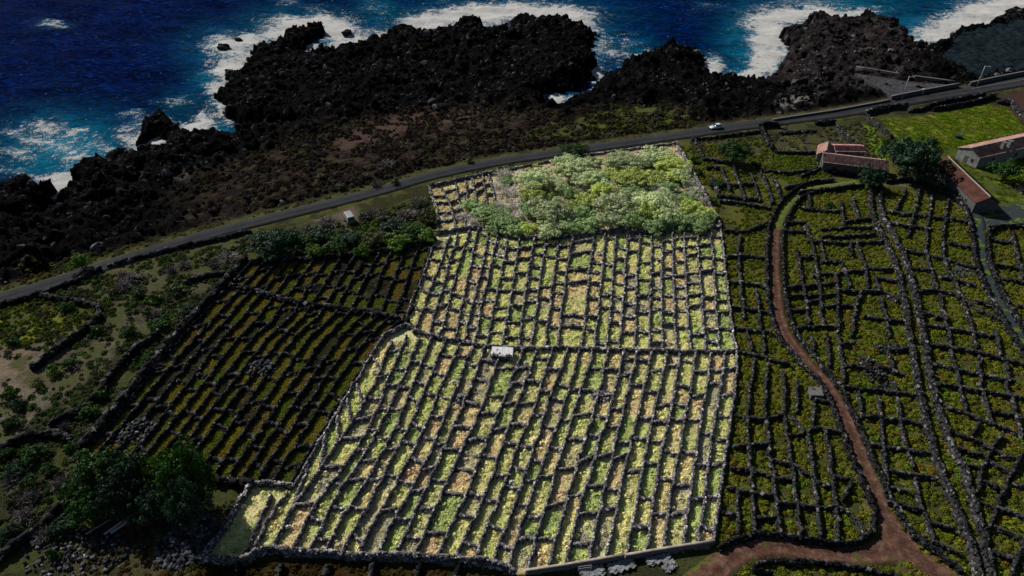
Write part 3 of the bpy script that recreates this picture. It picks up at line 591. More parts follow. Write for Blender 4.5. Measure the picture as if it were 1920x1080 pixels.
def cross_variants(mat, stone):
    if (mat, stone) in CW: return CW[mat, stone]
    r = np.random.default_rng(5); L = {}
    for ln in (2, 3, 4, 5, 6, 8):
        L[ln] = [wall_mesh(np.array([(0, 0, 0), (ln * .5, r.normal(0, .12), 0), (ln, 0, 0)]), .34, .75, stone, M[mat], r, .06) for _ in range(3)]
    CW[mat, stone] = L; return L
def cross_wall(A, B, parent, mat, stone, h=1.0):
    L = cross_variants(mat, stone); d = float(np.linalg.norm(B - A)); ln = min(L, key=lambda q: abs(q - d)); me = random.choice(L[ln])
    o = bpy.data.objects.new('cross_wall', me); COL.objects.link(o); o.parent = parent; o.location = tuple(A - np.array(parent.location)); o.rotation_euler.z = math.atan2(B[1] - A[1], B[0] - A[0]); o.scale = (d / ln, random.uniform(.85, 1.35), h * random.uniform(.7, 1.15)); return o

tuft_P = {'plot': [], 'left': [], 'right': [], 'waste': [], 'coast': [], 'lush': []}
def addt(key, x, y, s, c, h=1.0):
    z = hz(x, y); tuft_P[key].append((np.c_[x, y, z], s, c, h))
PAL = {'bright_yellow': (.90, .84, .44), 'tan': (.80, .63, .40), 'green': (.46, .56, .22), 'lime': (.68, .73, .29), 'grey': (.44, .41, .34), 'mix': (.76, .71, .38)}  # plot tints raised well above other fields to paint its brighter light
def field(rows, key, gmin, gmax, mat, stone, width, height, lab, grp, types, skip=.08, hc=1.0, dens=1.9, closed=True):
    """rows: world polylines top to bottom, left to right"""
    objs = []
    for i, R in enumerate(rows):
        objs.append(stone_wall(None, width, height, stone, mat, lab(i), grp, world=R)); 
    st = stone * (1 if rows[0][0][1] < 125 else 1.25)
    for i in range(len(rows) - 1):
        A, B = rows[i], rows[i + 1]; La = plen(A); t_ = rng.uniform(.3, 1) * gmax / La; ts = [0]
        while t_ < 1 - .5 * gmin / La:
            ts.append(t_); t_ += rng.uniform(gmin, gmax) / La
        ts.append(1)
        for k, tt in enumerate(ts[1:-1]):
            if rng.random() < skip: continue
            a_ = along(A, tt); b_ = along(B, min(1, max(0, tt + rng.normal(0, .012)))); dv = (b_ - a_)
            if np.linalg.norm(dv) < 1.2: continue
            cross_wall(a_ + dv * .06, b_ - dv * .06, objs[i], mat, st, hc)
        for k in range(len(ts) - 1):
            ty = types[rng.choice(len(types), p=np.array([q[2] for q in types]) / sum(q[2] for q in types))]; wA = np.linalg.norm(along(A, ts[k]) - along(B, ts[k])); area = wA * La * (ts[k + 1] - ts[k]); n = int(area * dens * ty[3])
            if n < 1: continue
            u = rng.uniform(.1, .9, n); vv = ts[k] + (ts[k + 1] - ts[k]) * rng.uniform(.04, .96, n)
            pa = np.stack([along(A, q) for q in vv]); pb = np.stack([along(B, q) for q in vv]); P = pa * (1 - u[:, None]) + pb * u[:, None]
            c0 = np.array(ty[0]); c1 = np.array(ty[1]); f = np.clip(fbm(P[:, 0] / 1.8, P[:, 1] / 1.8, 3, 3) * 2.2 - .6 + rng.normal(0, .13, n), 0, 1)[:, None]
            addt(key, P[:, 0], P[:, 1], rng.uniform(.6, 1.25, n), c0 * (1 - f) + c1 * f)
    return objs
e5 = lambda pts: Z(640, 360, 3, pts); e6 = lambda pts: Z(1280, 360, 3, pts); e7 = lambda pts: Z(0, 720, 3, pts); e8 = lambda pts: Z(640, 720, 3, pts); e9 = lambda pts: Z(1280, 720, 3, pts)
U = [[(530, 262), (480, 430), (400, 620), (365, 730)], [(612, 255), (565, 400), (500, 560), (450, 690), (408, 800)], [(655, 250), (600, 420), (580, 540), (530, 680), (490, 830)], [(722, 225), (660, 420), (620, 580), (555, 830)], [(770, 215), (740, 350), (715, 480), (680, 640), (640, 840)],
     [(830, 230), (800, 400), (760, 560), (725, 700), (690, 860)], [(880, 250), (850, 380), (820, 540), (785, 660), (750, 870)], [(935, 275), (900, 460), (870, 600), (850, 700), (820, 870)], [(1000, 275), (975, 480), (945, 650), (905, 880)], [(1085, 270), (1050, 480), (1030, 620), (1000, 880)],
     [(1150, 268), (1130, 420), (1110, 570), (1075, 830), (1068, 885)], [(1225, 268), (1190, 520), (1150, 820), (1145, 885)], [(1300, 262), (1260, 500), (1225, 790), (1215, 885)], [(1425, 240), (1385, 520), (1365, 780), (1350, 885)], [(1485, 240), (1465, 480), (1440, 720), (1420, 890)],
     [(1545, 245), (1530, 430), (1510, 700), (1490, 890)], [(1610, 245), (1590, 540), (1575, 780), (1555, 895)], [(1680, 245), (1655, 560), (1655, 800), (1645, 895)], [(1745, 240), (1735, 620), (1730, 900)], [(1805, 236), (1800, 560), (1805, 900)], [(1862, 232), (1865, 600), (1885, 900)]]
U = [e5(r_) for r_ in U] + [e6([(5, 228), (15, 450), (25, 700), (45, 905)]), e6([(80, 222), (90, 400), (105, 650), (125, 905)]), e6([(155, 215), (170, 370), (185, 650), (205, 905)]), e6([(212, 214), (235, 400), (255, 600), (280, 800), (300, 905)])]
boundL = [(720, 633), (667, 720), (640, 767), (550, 915)]
Lr = [[(720, 633), (667, 720), (640, 767), (600, 833), (555, 913)],
      e5([(285, 850), (195, 1080)]) + e8([(130, 120), (60, 230), (0, 330)]) + e7([(1830, 440), (1770, 550), (1640, 720), (1540, 935)]),
      e5([(370, 820), (310, 960), (255, 1080)]) + e8([(200, 170), (100, 370), (0, 500)]) + e7([(1830, 610), (1750, 740), (1650, 945)]),
      e5([(440, 830), (380, 980), (340, 1080)]) + e8([(250, 200), (130, 420), (0, 610)]) + e7([(1870, 700), (1740, 960)]),
      e5([(510, 830), (470, 930), (420, 1060)]) + e8([(340, 180), (290, 300), (210, 430), (130, 600), (0, 760)]) + e7([(1830, 965)]),
      e5([(590, 850), (540, 960), (490, 1080)]) + e8([(420, 180), (370, 280), (290, 430), (240, 530), (160, 680), (90, 800), (0, 960)]),
      e5([(665, 870), (620, 980), (570, 1080)]) + e8([(510, 160), (440, 330), (330, 530), (280, 640), (180, 800), (95, 980)]),
      e5([(740, 880), (690, 1000), (660, 1080)]) + e8([(590, 180), (540, 310), (490, 420), (430, 530), (380, 640), (330, 720), (270, 830), (205, 980)]),
      e5([(810, 880), (740, 1080)]) + e8([(690, 120), (630, 250), (560, 420), (490, 580), (410, 740), (300, 980)]),
      e5([(910, 900), (850, 1050), (835, 1080)]) + e8([(800, 130), (720, 300), (640, 470), (560, 640), (490, 790), (415, 985)]),
      e5([(1025, 890), (990, 990), (950, 1080)]) + e8([(890, 170), (810, 340), (760, 500), (700, 650), (610, 820), (540, 990)]),
      e5([(1105, 890), (1060, 1030)]) + e8([(1035, 10), (1000, 90), (940, 270), (880, 420), (830, 590), (770, 730), (700, 870), (650, 995)]),
      e5([(1190, 890), (1150, 1010), (1130, 1080)]) + e8([(1090, 150), (1010, 320), (950, 480), (890, 650), (820, 800), (750, 1005)]),
      e5([(1275, 890), (1250, 970), (1210, 1060)]) + e8([(1140, 190), (1110, 300), (1050, 470), (1000, 620), (950, 770), (890, 900), (855, 1015)]),
      e5([(1340, 900), (1310, 1010), (1290, 1080)]) + e8([(1230, 200), (1170, 360), (1100, 550), (1040, 730), (980, 900), (940, 1035)]),
      e5([(1425, 890), (1360, 1080)]) + e8([(1310, 150), (1260, 330), (1200, 520), (1150, 700), (1100, 850), (1055, 1040)]),
      e5([(1505, 890), (1480, 1000), (1460, 1080)]) + e8([(1430, 130), (1370, 330), (1310, 520), (1260, 700), (1210, 870), (1170, 1030)]),
      e5([(1590, 900), (1550, 1080)]) + e8([(1490, 220), (1440, 350), (1400, 530), (1350, 650), (1300, 850), (1265, 1010)]),
      e5([(1665, 890), (1625, 1080)]) + e8([(1590, 150), (1560, 260), (1500, 520), (1450, 720), (1400, 990)]),
      e5([(1750, 900), (1710, 1080)]) + e8([(1670, 180), (1620, 380), (1570, 570), (1530, 800), (1490, 975)]),
      e5([(1830, 900), (1800, 1080)]) + e8([(1750, 200), (1700, 450), (1660, 650), (1610, 955)]),
      e5([(1905, 900), (1880, 1080)]) + e8([(1830, 280), (1790, 430), (1750, 700), (1715, 940)]),
      e6([(70, 915)]) + e8([(1970, 0), (1920, 260), (1880, 500), (1850, 640), (1815, 925)]),
      e6([(155, 915)]) + e9([(140, 0), (90, 260), (65, 490), (30, 690), (5, 910)]),
      e6([(235, 912)]) + e9([(215, 0), (165, 300), (135, 500), (115, 700), (85, 910)]),
      e6([(300, 905), (300, 1080)]) + e9([(255, 300), (210, 620), (170, 900)])]
p_ = PAL
plot_types = [(p_['bright_yellow'], p_['lime'], .30, 1.5), (p_['bright_yellow'], p_['tan'], .16, 1.4), (p_['tan'], p_['mix'], .06, 1.4), (p_['green'], p_['lime'], .18, 1.4), (p_['lime'], p_['mix'], .18, 1.4), (p_['grey'], p_['mix'], .12, .9)]
Uw = [smooth(W(r_), 1) for r_ in U]; Lw = [smooth(W(r_), 1) for r_ in Lr]
nU, nL = len(Uw), len(Lw)
field(Uw, 'plot', 3.6, 6.5, 'stone_pale', .20, .27, .9, lambda i: 'long grey dry-stone wall, %s from the left, upper terrace of the pale plot' % ordn(i + 1), 'long row walls on the upper terrace of the pale plot', plot_types)
field(Lw, 'plot', 3.8, 7.5, 'stone_pale', .20, .29, 1.0, lambda i: 'long grey dry-stone wall, %s from the left, lower terrace of the pale plot' % ordn(i + 1), 'long row walls on the lower terrace of the pale plot', plot_types)
# lower left corner strip and small rows at the top left of the plot
cr = [W(e7([(1530, 630), (1440, 820), (1370, 1000)])), W(e7([(1620, 625), (1500, 790), (1415, 965)])), W(e7([(1775, 545), (1640, 720), (1540, 935)]))]
for i in (0, 1): stone_wall(None, .3, .8, .22, 'stone_pale', 'short dry-stone row, %s from the left, in the low left corner of the pale plot' % ordn(i + 1), 'short rows in the corner', world=cr[i])
z4 = lambda pts: Z(800, 240, 3.43, pts)
tl = [W([(806, 354), (820, 392), (822, 436)]), W(z4([(100, 390), (150, 500), (190, 655)])), W(z4([(185, 365), (210, 480), (250, 640)])), W(z4([(250, 350), (262, 470), (300, 630)])), W(z4([(295, 335), (320, 480), (340, 620)])), W(z4([(360, 310), (385, 480), (400, 560)])), W(z4([(398, 292), (432, 430), (440, 560)]))]
field(tl, 'plot', 3.5, 7, 'stone_pale', .19, .26, .7, lambda i: 'short dry-stone row, %s from the left, in the upper left corner by the road' % ordn(i + 1), 'short rows in the upper left corner of the pale plot', [((.7, .6, .36), (.75, .66, .36), .6, 1), (p_['grey'], p_['mix'], .4, .8)])  # corner cells use brightened grass tints too
# boundary and terrace walls of the plot
bw_ = [([(817, 440), (850, 436), (885, 430), (905, 429), (950, 447), (1010, 450), (1080, 447), (1110, 440), (1140, 436), (1200, 439), (1280, 436), (1350, 430)], .8, 1.15, 'dry-stone wall between the shrub thicket and the upper terrace'),
       ([(760, 612), (790, 628), (830, 638), (870, 645), (930, 656), (985, 658), (1050, 656), (1120, 659), (1240, 662), (1330, 665), (1380, 661)], .9, 1.1, 'dry-stone wall dividing the two terraces, beside the tin-roofed hut'),
       ([(762, 612), (720, 633)], .8, 1.1, 'short bend of boundary wall at the left end of the terrace divider'),
       ([(1268, 270), (1290, 310), (1330, 385), (1350, 430)], .8, 1.2, 'boundary wall right of the pale shrub thicket'),
       ([(805, 352), (925, 325)], .7, 1.0, 'straight low wall between the road and the small top-left cells'),
       ([(925, 325), (1060, 298), (1170, 283), (1268, 270)], .6, .6, 'low broken wall along the road edge above the thicket'),
       ([(475, 910), (515, 912), (552, 916)], .8, 1.1, 'short wall with light top at the notch of the lower left corner'),
       ([(475, 910), (430, 980), (380, 1053)], .9, 1.2, 'slanting boundary wall at the far lower left beside the trees'),
       ([(380, 1054), (440, 1056), (465, 1053), (487, 1041), (513, 1035), (547, 1038), (640, 1047), (773, 1050), (860, 1054), (927, 1061), (963, 1079)], 1.0, 1.7, 'tall curving stone wall along the bottom edge of the pale plot')]
for px, wd, h, lb in bw_: stone_wall(px, wd * .5, h, .25, 'stone_pale', lb)
# vineyard left of the plot
LT = W([(470, 498), (560, 492), (640, 486), (700, 480), (760, 468), (812, 455)]); 
left_edge = W([(470, 498), (400, 572), (330, 650), (270, 722), (215, 790), (160, 850)]); right_edge = W([(812, 458), (796, 500), (768, 590), (716, 636), (636, 760), (546, 908)])
NR = 14; lrows = []
for i in range(1, NR):
    f = i / NR; P = []
    for q in np.linspace(0, 1, 9): P.append(along(left_edge, q) * (1 - f) + along(right_edge, q) * f + np.array((math.sin(q * 5 + i) * .25, 0, 0)))
    lrows.append(np.array(P))
left_types = [((.20, .165, .022), (.22, .20, .028), .35, 1.7), ((.20, .145, .035), (.19, .16, .03), .16, 1.6), ((.11, .15, .018), (.18, .18, .024), .3, 1.5), ((.04, .04, .03), (.08, .08, .03), .15, .7)]
field([left_edge] + lrows + [right_edge], 'left', 4, 8.5, 'stone', .24, .30, .85, lambda i: 'slanting black stone row, %s from the left, in the dark vineyard left of the plot' % ordn(i + 1), 'black rows in the dark vineyard left of the plot', left_types, skip=.1, hc=.7)
stone_wall([(433, 540), (473, 547), (533, 567), (633, 583), (700, 590), (768, 606)], .8, 1.2, .42, 'stone', 'winding black wall crossing the rows of the dark left vineyard')
stone_wall([(470, 494), (560, 490), (640, 484), (700, 478), (760, 467), (815, 452)], .8, 1.2, .42, 'stone', 'black wall below the hedge at the top of the dark left vineyard')
stone_wall([(462, 490), (392, 568), (322, 646), (262, 718), (205, 788), (148, 852)], 1.3, 1.7, .45, 'stone', 'thick high black wall on the far left edge of the dark vineyard')
stone_wall([(150, 862), (250, 885), (330, 895), (400, 903), (475, 910)], .9, 1.3, .42, 'stone', 'black wall behind the dark grove at the foot of the left vineyard')
# wasteland walls
for px, wd, h, lb in [([(0, 575), (60, 560), (100, 546), (150, 528), (190, 506)], .7, 1.0, 'black wall along the landward road edge at far left'), ([(73, 556), (130, 566), (190, 578), (188, 600)], .8, 1.1, 'black wall enclosing the yellow-green field on its far side'),
                      ([(188, 602), (165, 622), (130, 642), (98, 668), (65, 692)], .9, 1.3, 'black wall between the yellow field and the worn path'), ([(300, 628), (262, 655), (225, 690), (205, 712), (190, 745), (150, 778), (95, 803)], .9, 1.3, 'ragged black wall through the green scrub at left'),
                      ([(-30, 870), (20, 838), (60, 820), (110, 817), (140, 830)], 1, 1.4, 'dark wall at the left frame edge above the grove'), ([(-20, 1062), (50, 1015), (100, 975), (140, 930)], 1, 1.3, 'dark wall sloping across the lower left corner'),
                      ([(205, 500), (300, 475), (400, 452), (470, 436)], .6, .8, 'low broken wall on the landward road verge left of the hedge'), ([(345, 535), (380, 522), (430, 515)], .8, 1, 'short dark wall in dead brush near the road')]:
    stone_wall(px, wd, h, .45, 'stone', lb)
# right: traced walls by field, lengthwise (v) and crosswise (h)
def batch(lst, lab, grp, wd=.31, h=1.0, mat='stone_grey', byx=True):
    Ws = [(W(p), p) for p in lst]; Ws.sort(key=lambda q: (np.mean([a[0] for a in q[1]]) if byx else np.mean([a[1] for a in q[1]])))
    for i, (w_, p) in enumerate(Ws): stone_wall(None, wd, h, .25, mat, lab % ordn(i + 1), grp, world=smooth(w_, 1))
z3 = lambda pts: Z(1280, 180, 6, pts)
f0v = [z3(p) for p in [[(140, 520), (185, 620), (230, 730)], [(430, 820), (480, 960), (530, 1080)], [(570, 800), (610, 950), (660, 1080), (700, 1190)], [(760, 900), (830, 1080), (860, 1200)], [(880, 880), (970, 1080), (1000, 1230)], [(1020, 940), (1080, 1080), (1100, 1150)], [(320, 930), (370, 1060), (420, 1150)]]]
f0h = [z3(p) for p in [[(230, 735), (400, 745), (540, 780)], [(270, 830), (410, 820)], [(1030, 650), (1300, 655), (1550, 650)], [(780, 770), (960, 880), (1280, 880), (1600, 820)], [(1150, 1060), (1230, 1030), (1450, 985), (1690, 955)], [(1300, 1110), (1450, 1080), (1800, 1050), (1920, 1020)], [(300, 1010), (480, 1010), (650, 1030)], [(640, 1020), (840, 1010)], [(380, 1140), (600, 1160), (860, 1180)]]] + [e6([(210, 60), (300, 70), (500, 100)]), e6([(225, 228), (350, 240), (460, 190)])]
batch(f0v, '%s from the left of the short upright walls just below the road, right of thicket', 'upright walls below the road')
batch(f0h, '%s from the top of the crosswise walls between thicket and red-roofed farmhouse', 'crosswise walls near the farmhouse', byx=False)
f1v = [e6(p) for p in [[(320, 255), (312, 380), (325, 540), (345, 720)], [(405, 560), (425, 680), (435, 790)], [(360, 780), (385, 900)], [(450, 800), (460, 910)], [(400, 950), (385, 1080)], [(480, 985), (470, 1080)], [(560, 1020), (565, 1080)]]] + \
      [e9(p) for p in [[(385, -10), (355, 220), (370, 400), (390, 640), (400, 835)], [(468, -10), (460, 180), (500, 500), (520, 700), (545, 850)], [(568, -10), (565, 180), (590, 350), (620, 560), (660, 860)], [(640, 0), (640, 170)], [(700, 280), (720, 420), (740, 600), (770, 865)], [(740, 100), (730, 260)], [(800, 270), (820, 430), (850, 620), (865, 880)], [(300, 620), (310, 850)], [(940, 545), (940, 600), (890, 670)]]]
f1h = [e6(p) for p in [[(230, 375), (320, 370), (455, 380)], [(250, 520), (350, 525), (470, 545)], [(265, 660), (340, 665), (470, 690)], [(285, 770), (400, 795), (500, 800)], [(300, 905), (420, 935), (600, 985)]]] + \
      [e9(p) for p in [[(290, 190), (440, 220), (560, 180)], [(285, 370), (370, 352), (470, 350)], [(262, 490), (400, 500), (500, 540), (620, 552)], [(245, 600), (400, 630), (510, 640)], [(420, 765), (540, 770)], [(490, 440), (600, 460), (710, 520)], [(530, 680), (650, 690), (760, 720), (860, 700)], [(700, 280), (730, 260), (800, 275), (900, 290)], [(740, 100), (840, 120)], [(860, 700), (960, 770), (1030, 870)], [(740, 560), (840, 590)], [(225, 740), (300, 745)], [(600, 190), (650, 240), (690, 300), (590, 300)], [(840, 530), (940, 545)]]]
batch(f1v, '%s from the left of the lengthwise walls between pale plot and red dirt road', 'lengthwise walls between plot and dirt road')
batch(f1h, '%s from the top of the crosswise walls between pale plot and red dirt road', 'crosswise walls between plot and dirt road', byx=False)
f2v = [e6(p) for p in [[(705, 30), (715, 100)], [(885, 60), (905, 200)], [(950, 40), (990, 160)], [(690, 200), (730, 300), (760, 500), (790, 760)], [(770, 280), (800, 410)], [(640, 330), (670, 520), (710, 750)], [(860, 470), (870, 620), (870, 800)], [(875, 820), (890, 950), (900, 1080)], [(1000, 570), (960, 700), (950, 820)], [(890, 400), (940, 545)], [(975, 300), (1030, 440), (1035, 560)], [(1110, 600), (1160, 825)], [(1150, 880), (1185, 1030)], [(720, 825), (735, 910)], [(810, 810), (822, 990)], [(1080, 490), (1100, 560)], [(940, 300), (945, 370)]]] + \
      [e9(p) for p in [[(985, 60), (1005, 195)], [(1100, 90), (1115, 320), (1130, 470), (1150, 570)], [(1205, 90), (1230, 300), (1290, 480)], [(1300, 540), (1310, 650), (1380, 790), (1400, 900)], [(1180, 0), (1200, 70)]]]
f2h = [e6(p) for p in [[(650, 95), (760, 115), (880, 120)], [(565, 190), (690, 180)], [(560, 230), (690, 235)], [(770, 220), (900, 215), (1065, 210)], [(780, 262), (930, 262), (1080, 245)], [(955, 300), (1125, 290)], [(700, 290), (900, 300), (945, 300)], [(590, 550), (700, 540), (855, 525)], [(860, 560), (1000, 575), (1100, 565), (1215, 625)], [(590, 672), (700, 680)], [(690, 635), (765, 620)], [(800, 655), (945, 650)], [(1010, 710), (1120, 730), (1245, 742)], [(1040, 440), (1175, 445)], [(1085, 500), (1200, 515)], [(640, 780), (740, 765), (865, 775)], [(895, 870), (965, 858)], [(895, 990), (1020, 1000)], [(1150, 905), (1275, 890)], [(655, 385), (725, 370)], [(930, 460), (1030, 455)], [(870, 470), (920, 460)], [(900, 180), (1050, 160)], [(730, 480), (850, 475)], [(870, 590), (600, 600)], [(1090, 990), (1250, 1040)], [(770, 400), (880, 405)]]] + \
      [e9(p) for p in [[(895, 30), (1100, 50), (1318, 78)], [(1000, 190), (1200, 210), (1338, 240)], [(1035, 340), (1120, 370), (1385, 400)], [(1150, 500), (1280, 520), (1418, 548)], [(1145, 590), (1260, 612)], [(1145, 680), (1330, 722)], [(1375, 790), (1525, 832)], [(1280, 872), (1365, 880)], [(1390, 900), (1565, 975)]]]
batch(f2v, '%s from the left of the lengthwise walls between red dirt road and double wall', 'lengthwise walls between dirt road and double wall')
batch(f2h, '%s from the top of the crosswise walls between red dirt road and double wall', 'crosswise walls between dirt road and double wall', byx=False)
f3v = [e6(p) for p in [[(1255, -10), (1190, 120)], [(1330, -10), (1300, 120), (1265, 260)], [(1410, -10), (1370, 200), (1360, 360), (1430, 560)], [(1440, 590), (1470, 720), (1505, 870)], [(1500, 900), (1530, 1000), (1550, 1080)], [(1490, 50), (1460, 260), (1460, 400), (1550, 560), (1600, 700), (1650, 890)], [(1660, 940), (1670, 1080)], [(1750, 790), (1780, 930)], [(1810, 970), (1830, 1080)], [(1850, 230), (1870, 340), (1910, 490)], [(1940, 600), (1960, 700)]]] + \
      [e9(p) for p in [[(1540, 0), (1590, 160)], [(1660, 0), (1740, 240)], [(1810, 0), (1900, 290)], [(1790, 290), (1680, 460), (1640, 670)], [(1660, 230), (1620, 300)], [(1915, 390), (1800, 600), (1720, 820), (1680, 840)], [(1900, 900), (1850, 1080)]]]
f3h = [e6(p) for p in [[(1120, 118), (1290, 140), (1485, 165)], [(1130, 180), (1400, 225)], [(1245, 340), (1400, 370), (1660, 445)], [(1310, 570), (1430, 565), (1560, 600), (1640, 670), (1800, 745)], [(1340, 690), (1480, 730)], [(1345, 755), (1600, 800), (1760, 830)], [(1390, 870), (1600, 900), (1920, 985)], [(1395, 980), (1600, 1030), (1860, 1075)], [(1270, 440), (1380, 455)], [(1440, 480), (1640, 540)], [(1490, 300), (1640, 330)], [(1500, 160), (1610, 185)], [(1740, 280), (1860, 300)], [(1750, 420), (1880, 440)], [(1790, 500), (1930, 520)], [(1640, 620), (1720, 650)], [(1880, 650), (1990, 680)], [(1720, 205), (1920, 205), (2060, 215)]]] + \
      [e9(p) for p in [[(1420, 10), (1600, 40), (1920, 95)], [(1460, 135), (1700, 220), (1930, 320)], [(1490, 270), (1700, 360), (1860, 435)], [(1540, 375), (1680, 410)], [(1540, 455), (1690, 492)], [(1680, 560), (1780, 605)], [(1640, 680), (1800, 720), (1930, 775)], [(1740, 810), (1930, 905)], [(1700, 940), (1870, 1005)], [(1740, 170), (1930, 210)], [(1850, 570), (1930, 600)], [(1720, 450), (1840, 520)]]]
batch(f3v, '%s from the left of the lengthwise walls right of the thick double wall', 'lengthwise walls right of the double wall')
batch(f3h, '%s from the top of the crosswise walls right of the thick double wall', 'crosswise walls right of the double wall', byx=False)
big = [([(1505, 350), (1475, 368), (1448, 405), (1438, 440), (1436, 540), (1447, 618), (1495, 680), (1540, 722), (1562, 772), (1582, 830), (1607, 890), (1634, 950), (1640, 985), (1628, 1012), (1595, 1026), (1540, 1022), (1440, 1004), (1390, 1010), (1345, 1032)], .8, 1.15, 'long winding wall on the left side of the red dirt road'),
       ([(1620, 352), (1560, 358), (1520, 364), (1496, 378), (1478, 405), (1466, 440), (1468, 520), (1476, 590), (1492, 630), (1532, 680), (1574, 728), (1603, 790), (1643, 880), (1670, 945), (1712, 1008), (1800, 1075)], .8, 1.15, 'long winding wall on the right side of the red dirt road'),
       ([(1634, 350), (1630, 400), (1650, 440), (1680, 500), (1695, 570), (1708, 650), (1718, 720), (1743, 830), (1778, 930), (1812, 1010), (1835, 1090)], 1.75, 1.2, 'thick rubble-filled wall, left one of the parallel pair down the right'),
       ([(1650, 350), (1648, 400), (1673, 440), (1697, 490), (1714, 550), (1728, 620), (1744, 720), (1772, 820), (1812, 900), (1834, 980), (1858, 1090)], 1.75, 1.2, 'thick rubble-filled wall, right one of the parallel pair down the right'),
       (e6([(1520, 0), (1600, 120), (1625, 250), (1640, 400), (1700, 560), (1800, 740), (1900, 900), (2010, 1060)]), .9, 1.2, 'wall on the left side of the mossy track at right'),
       (e6([(1925, 200), (1720, 212), (1708, 300), (1725, 420), (1780, 560), (1850, 680), (1930, 800), (2020, 940)]), .9, 1.2, 'curved wall on the right side of the mossy track at right'),
       ([(1660, 343), (1700, 338), (1740, 350), (1790, 375), (1806, 392)], .8, 1.2, 'curved wall below the big tree at the head of the fields'),
       (z3([(880, 350), (890, 430), (1010, 630)]), .8, 1.8, 'high dark wall running down from the road left of the farmhouse'), (z3([(890, 350), (980, 345), (1095, 355)]), 1.2, 1.8, 'short high dark wall beside the road near the white car'),
       (z3([(1500, 325), (1710, 312)]), 1.0, 1.4, 'short dark wall against the road above the farmhouse'), (z3([(100, 500), (300, 490), (560, 450), (860, 410)]), 1.2, .8, 'tumbled stone wall at the road edge near the white car'),
       (z3([(1090, 430), (1250, 415), (1480, 400)]), 2.6, .7, 'broad heap of grey stones below the road'), (z3([(1730, 340), (1800, 440), (1900, 520), (1960, 600)]), 1.6, 1, 'tumbled wall falling away from the road toward the farmhouse'),
       (Z(1600, 60, 6, [(140, 935), (230, 900), (400, 870), (600, 855)]), 1.8, 1.8, 'hulking black wall left of the bright green meadow'), (Z(1600, 60, 6, [(150, 960), (260, 1060), (360, 1130), (420, 1200)]), 1.9, 1.1, 'wide tumbled wall down the left side of the green meadow'),
       (Z(1600, 60, 6, [(620, 900), (760, 890), (880, 830), (1000, 800), (1480, 715)]), 1.4, 1.1, 'stone wall between the road and the green meadow'), (Z(1600, 60, 6, [(900, 890), (1200, 845), (1400, 800), (1600, 730)]), .9, 1.5, 'second dark wall just inside the green meadow'),
       (Z(1600, 60, 6, [(1740, 760), (1820, 870), (1920, 960), (2100, 1080)]), 1.8, 1.2, 'heaped stone wall right of the green meadow'), ([(1800, 285), (1850, 270), (1880, 262), (1930, 252)], .7, 1.0, 'wall along the near side of the green meadow'),
       ([(1500, 335), (1545, 318), (1550, 300)], .6, 1.0, 'low wall at the left end of the farmhouse'), ([(1550, 324), (1590, 330), (1612, 333)], .6, 1.0, 'low wall in front of the farmhouse'),
       ([(1445, 1080), (1405, 1072), (1412, 1062), (1470, 1053), (1560, 1062), (1650, 1078), (1720, 1100)], .7, 1.0, 'curved wall below the red dirt branch at the bottom'), ([(1500, 1062), (1475, 1058)], .7, .9, 'stub wall at the bottom below the dirt branch'),
       ([(1900, 350), (1920, 365), (1950, 385)], 1.2, 1.2, 'stone wall by the round bush at the right edge')]
for px, wd, h, lb in big: stone_wall(px, wd * .66, h, .28, 'stone_grey' if wd > 1.5 else 'stone', lb)
# strip below the plot
for i, x in enumerate((440, 520, 605, 690, 775, 850)): stone_wall([(x + 12, 1062), (x - 6, 1120)], .6, .9, .42, 'stone', 'short dark row, %s from the left, below the tall bottom wall' % ordn(i + 1), 'rows below the bottom wall')
# grass and vines
def fill(key, poly, dens, cols, probs, smin=.6, smax=1.3, mask=None, z=0, clump=0, ck=3):
    P = W(poly, z); x0, y0 = P[:, :2].min(0); x1, y1 = P[:, :2].max(0); n = int((x1 - x0) * (y1 - y0) * dens); x = rng.uniform(x0, x1, n); y = rng.uniform(y0, y1, n)
    k = inside(x, y, P)
    if clump: k &= fbm(x / 3.5, y / 3.5, 3, ck) > clump
    for c_, w_ in ((road_c, 5.2), (dirt_c, 2.5), (dirt2_c, 3.4), (track_c, 2.8)): k &= pdist(x, y, smooth(W(c_), 1)) > w_ / 2 + .3
    for q in (plaza_px, yard_px): k &= ~inside(x, y, W(q))
    if mask is not None: k &= mask(x, y)
    x, y = x[k], y[k]; n = len(x); C = np.array(cols)
    f = fbm(x / 4.5, y / 4.5, 3, 5) + rng.normal(0, .1, n); q = np.argsort(np.argsort(f)) / max(1, n); cp = np.cumsum(probs); idx = np.searchsorted(cp, q * cp[-1] * .9999); idx = np.clip(idx, 0, len(C) - 1)
    addt(key, x, y, rng.uniform(smin, smax, n), C[idx] * rng.uniform(.75, 1.25, (n, 1)))
VN = [(.09, .105, .014), (.145, .165, .016), (.17, .18, .018), (.17, .115, .018), (.10, .16, .013)]
onotplot = lambda x, y: ~inside(x, y, plw)
fill('right', [(1350, 435), (1440, 420), (1500, 355), (1640, 345), (1800, 390), (1840, 430), (1960, 420), (2150, 700), (2150, 1120), (1335, 1120), (1345, 1030), (1385, 720), (1380, 660)], 2.0, VN, [.2, .27, .25, .12, .16], .6, 1.15, onotplot)
fill('right', [(1268, 275), (1460, 262), (1560, 330), (1480, 372), (1440, 435), (1350, 435), (1290, 320)], 1.8, VN[:3] + [(.09, .12, .012)], [.3, .3, .2, .2], .6, 1.2, onotplot, clump=.42)
fill('right', [(1440, 290), (1545, 295), (1550, 320), (1500, 345), (1450, 330)], 1.2, [(.07, .12, .008), (.10, .15, .01)], [.5, .5], .7, 1.3)
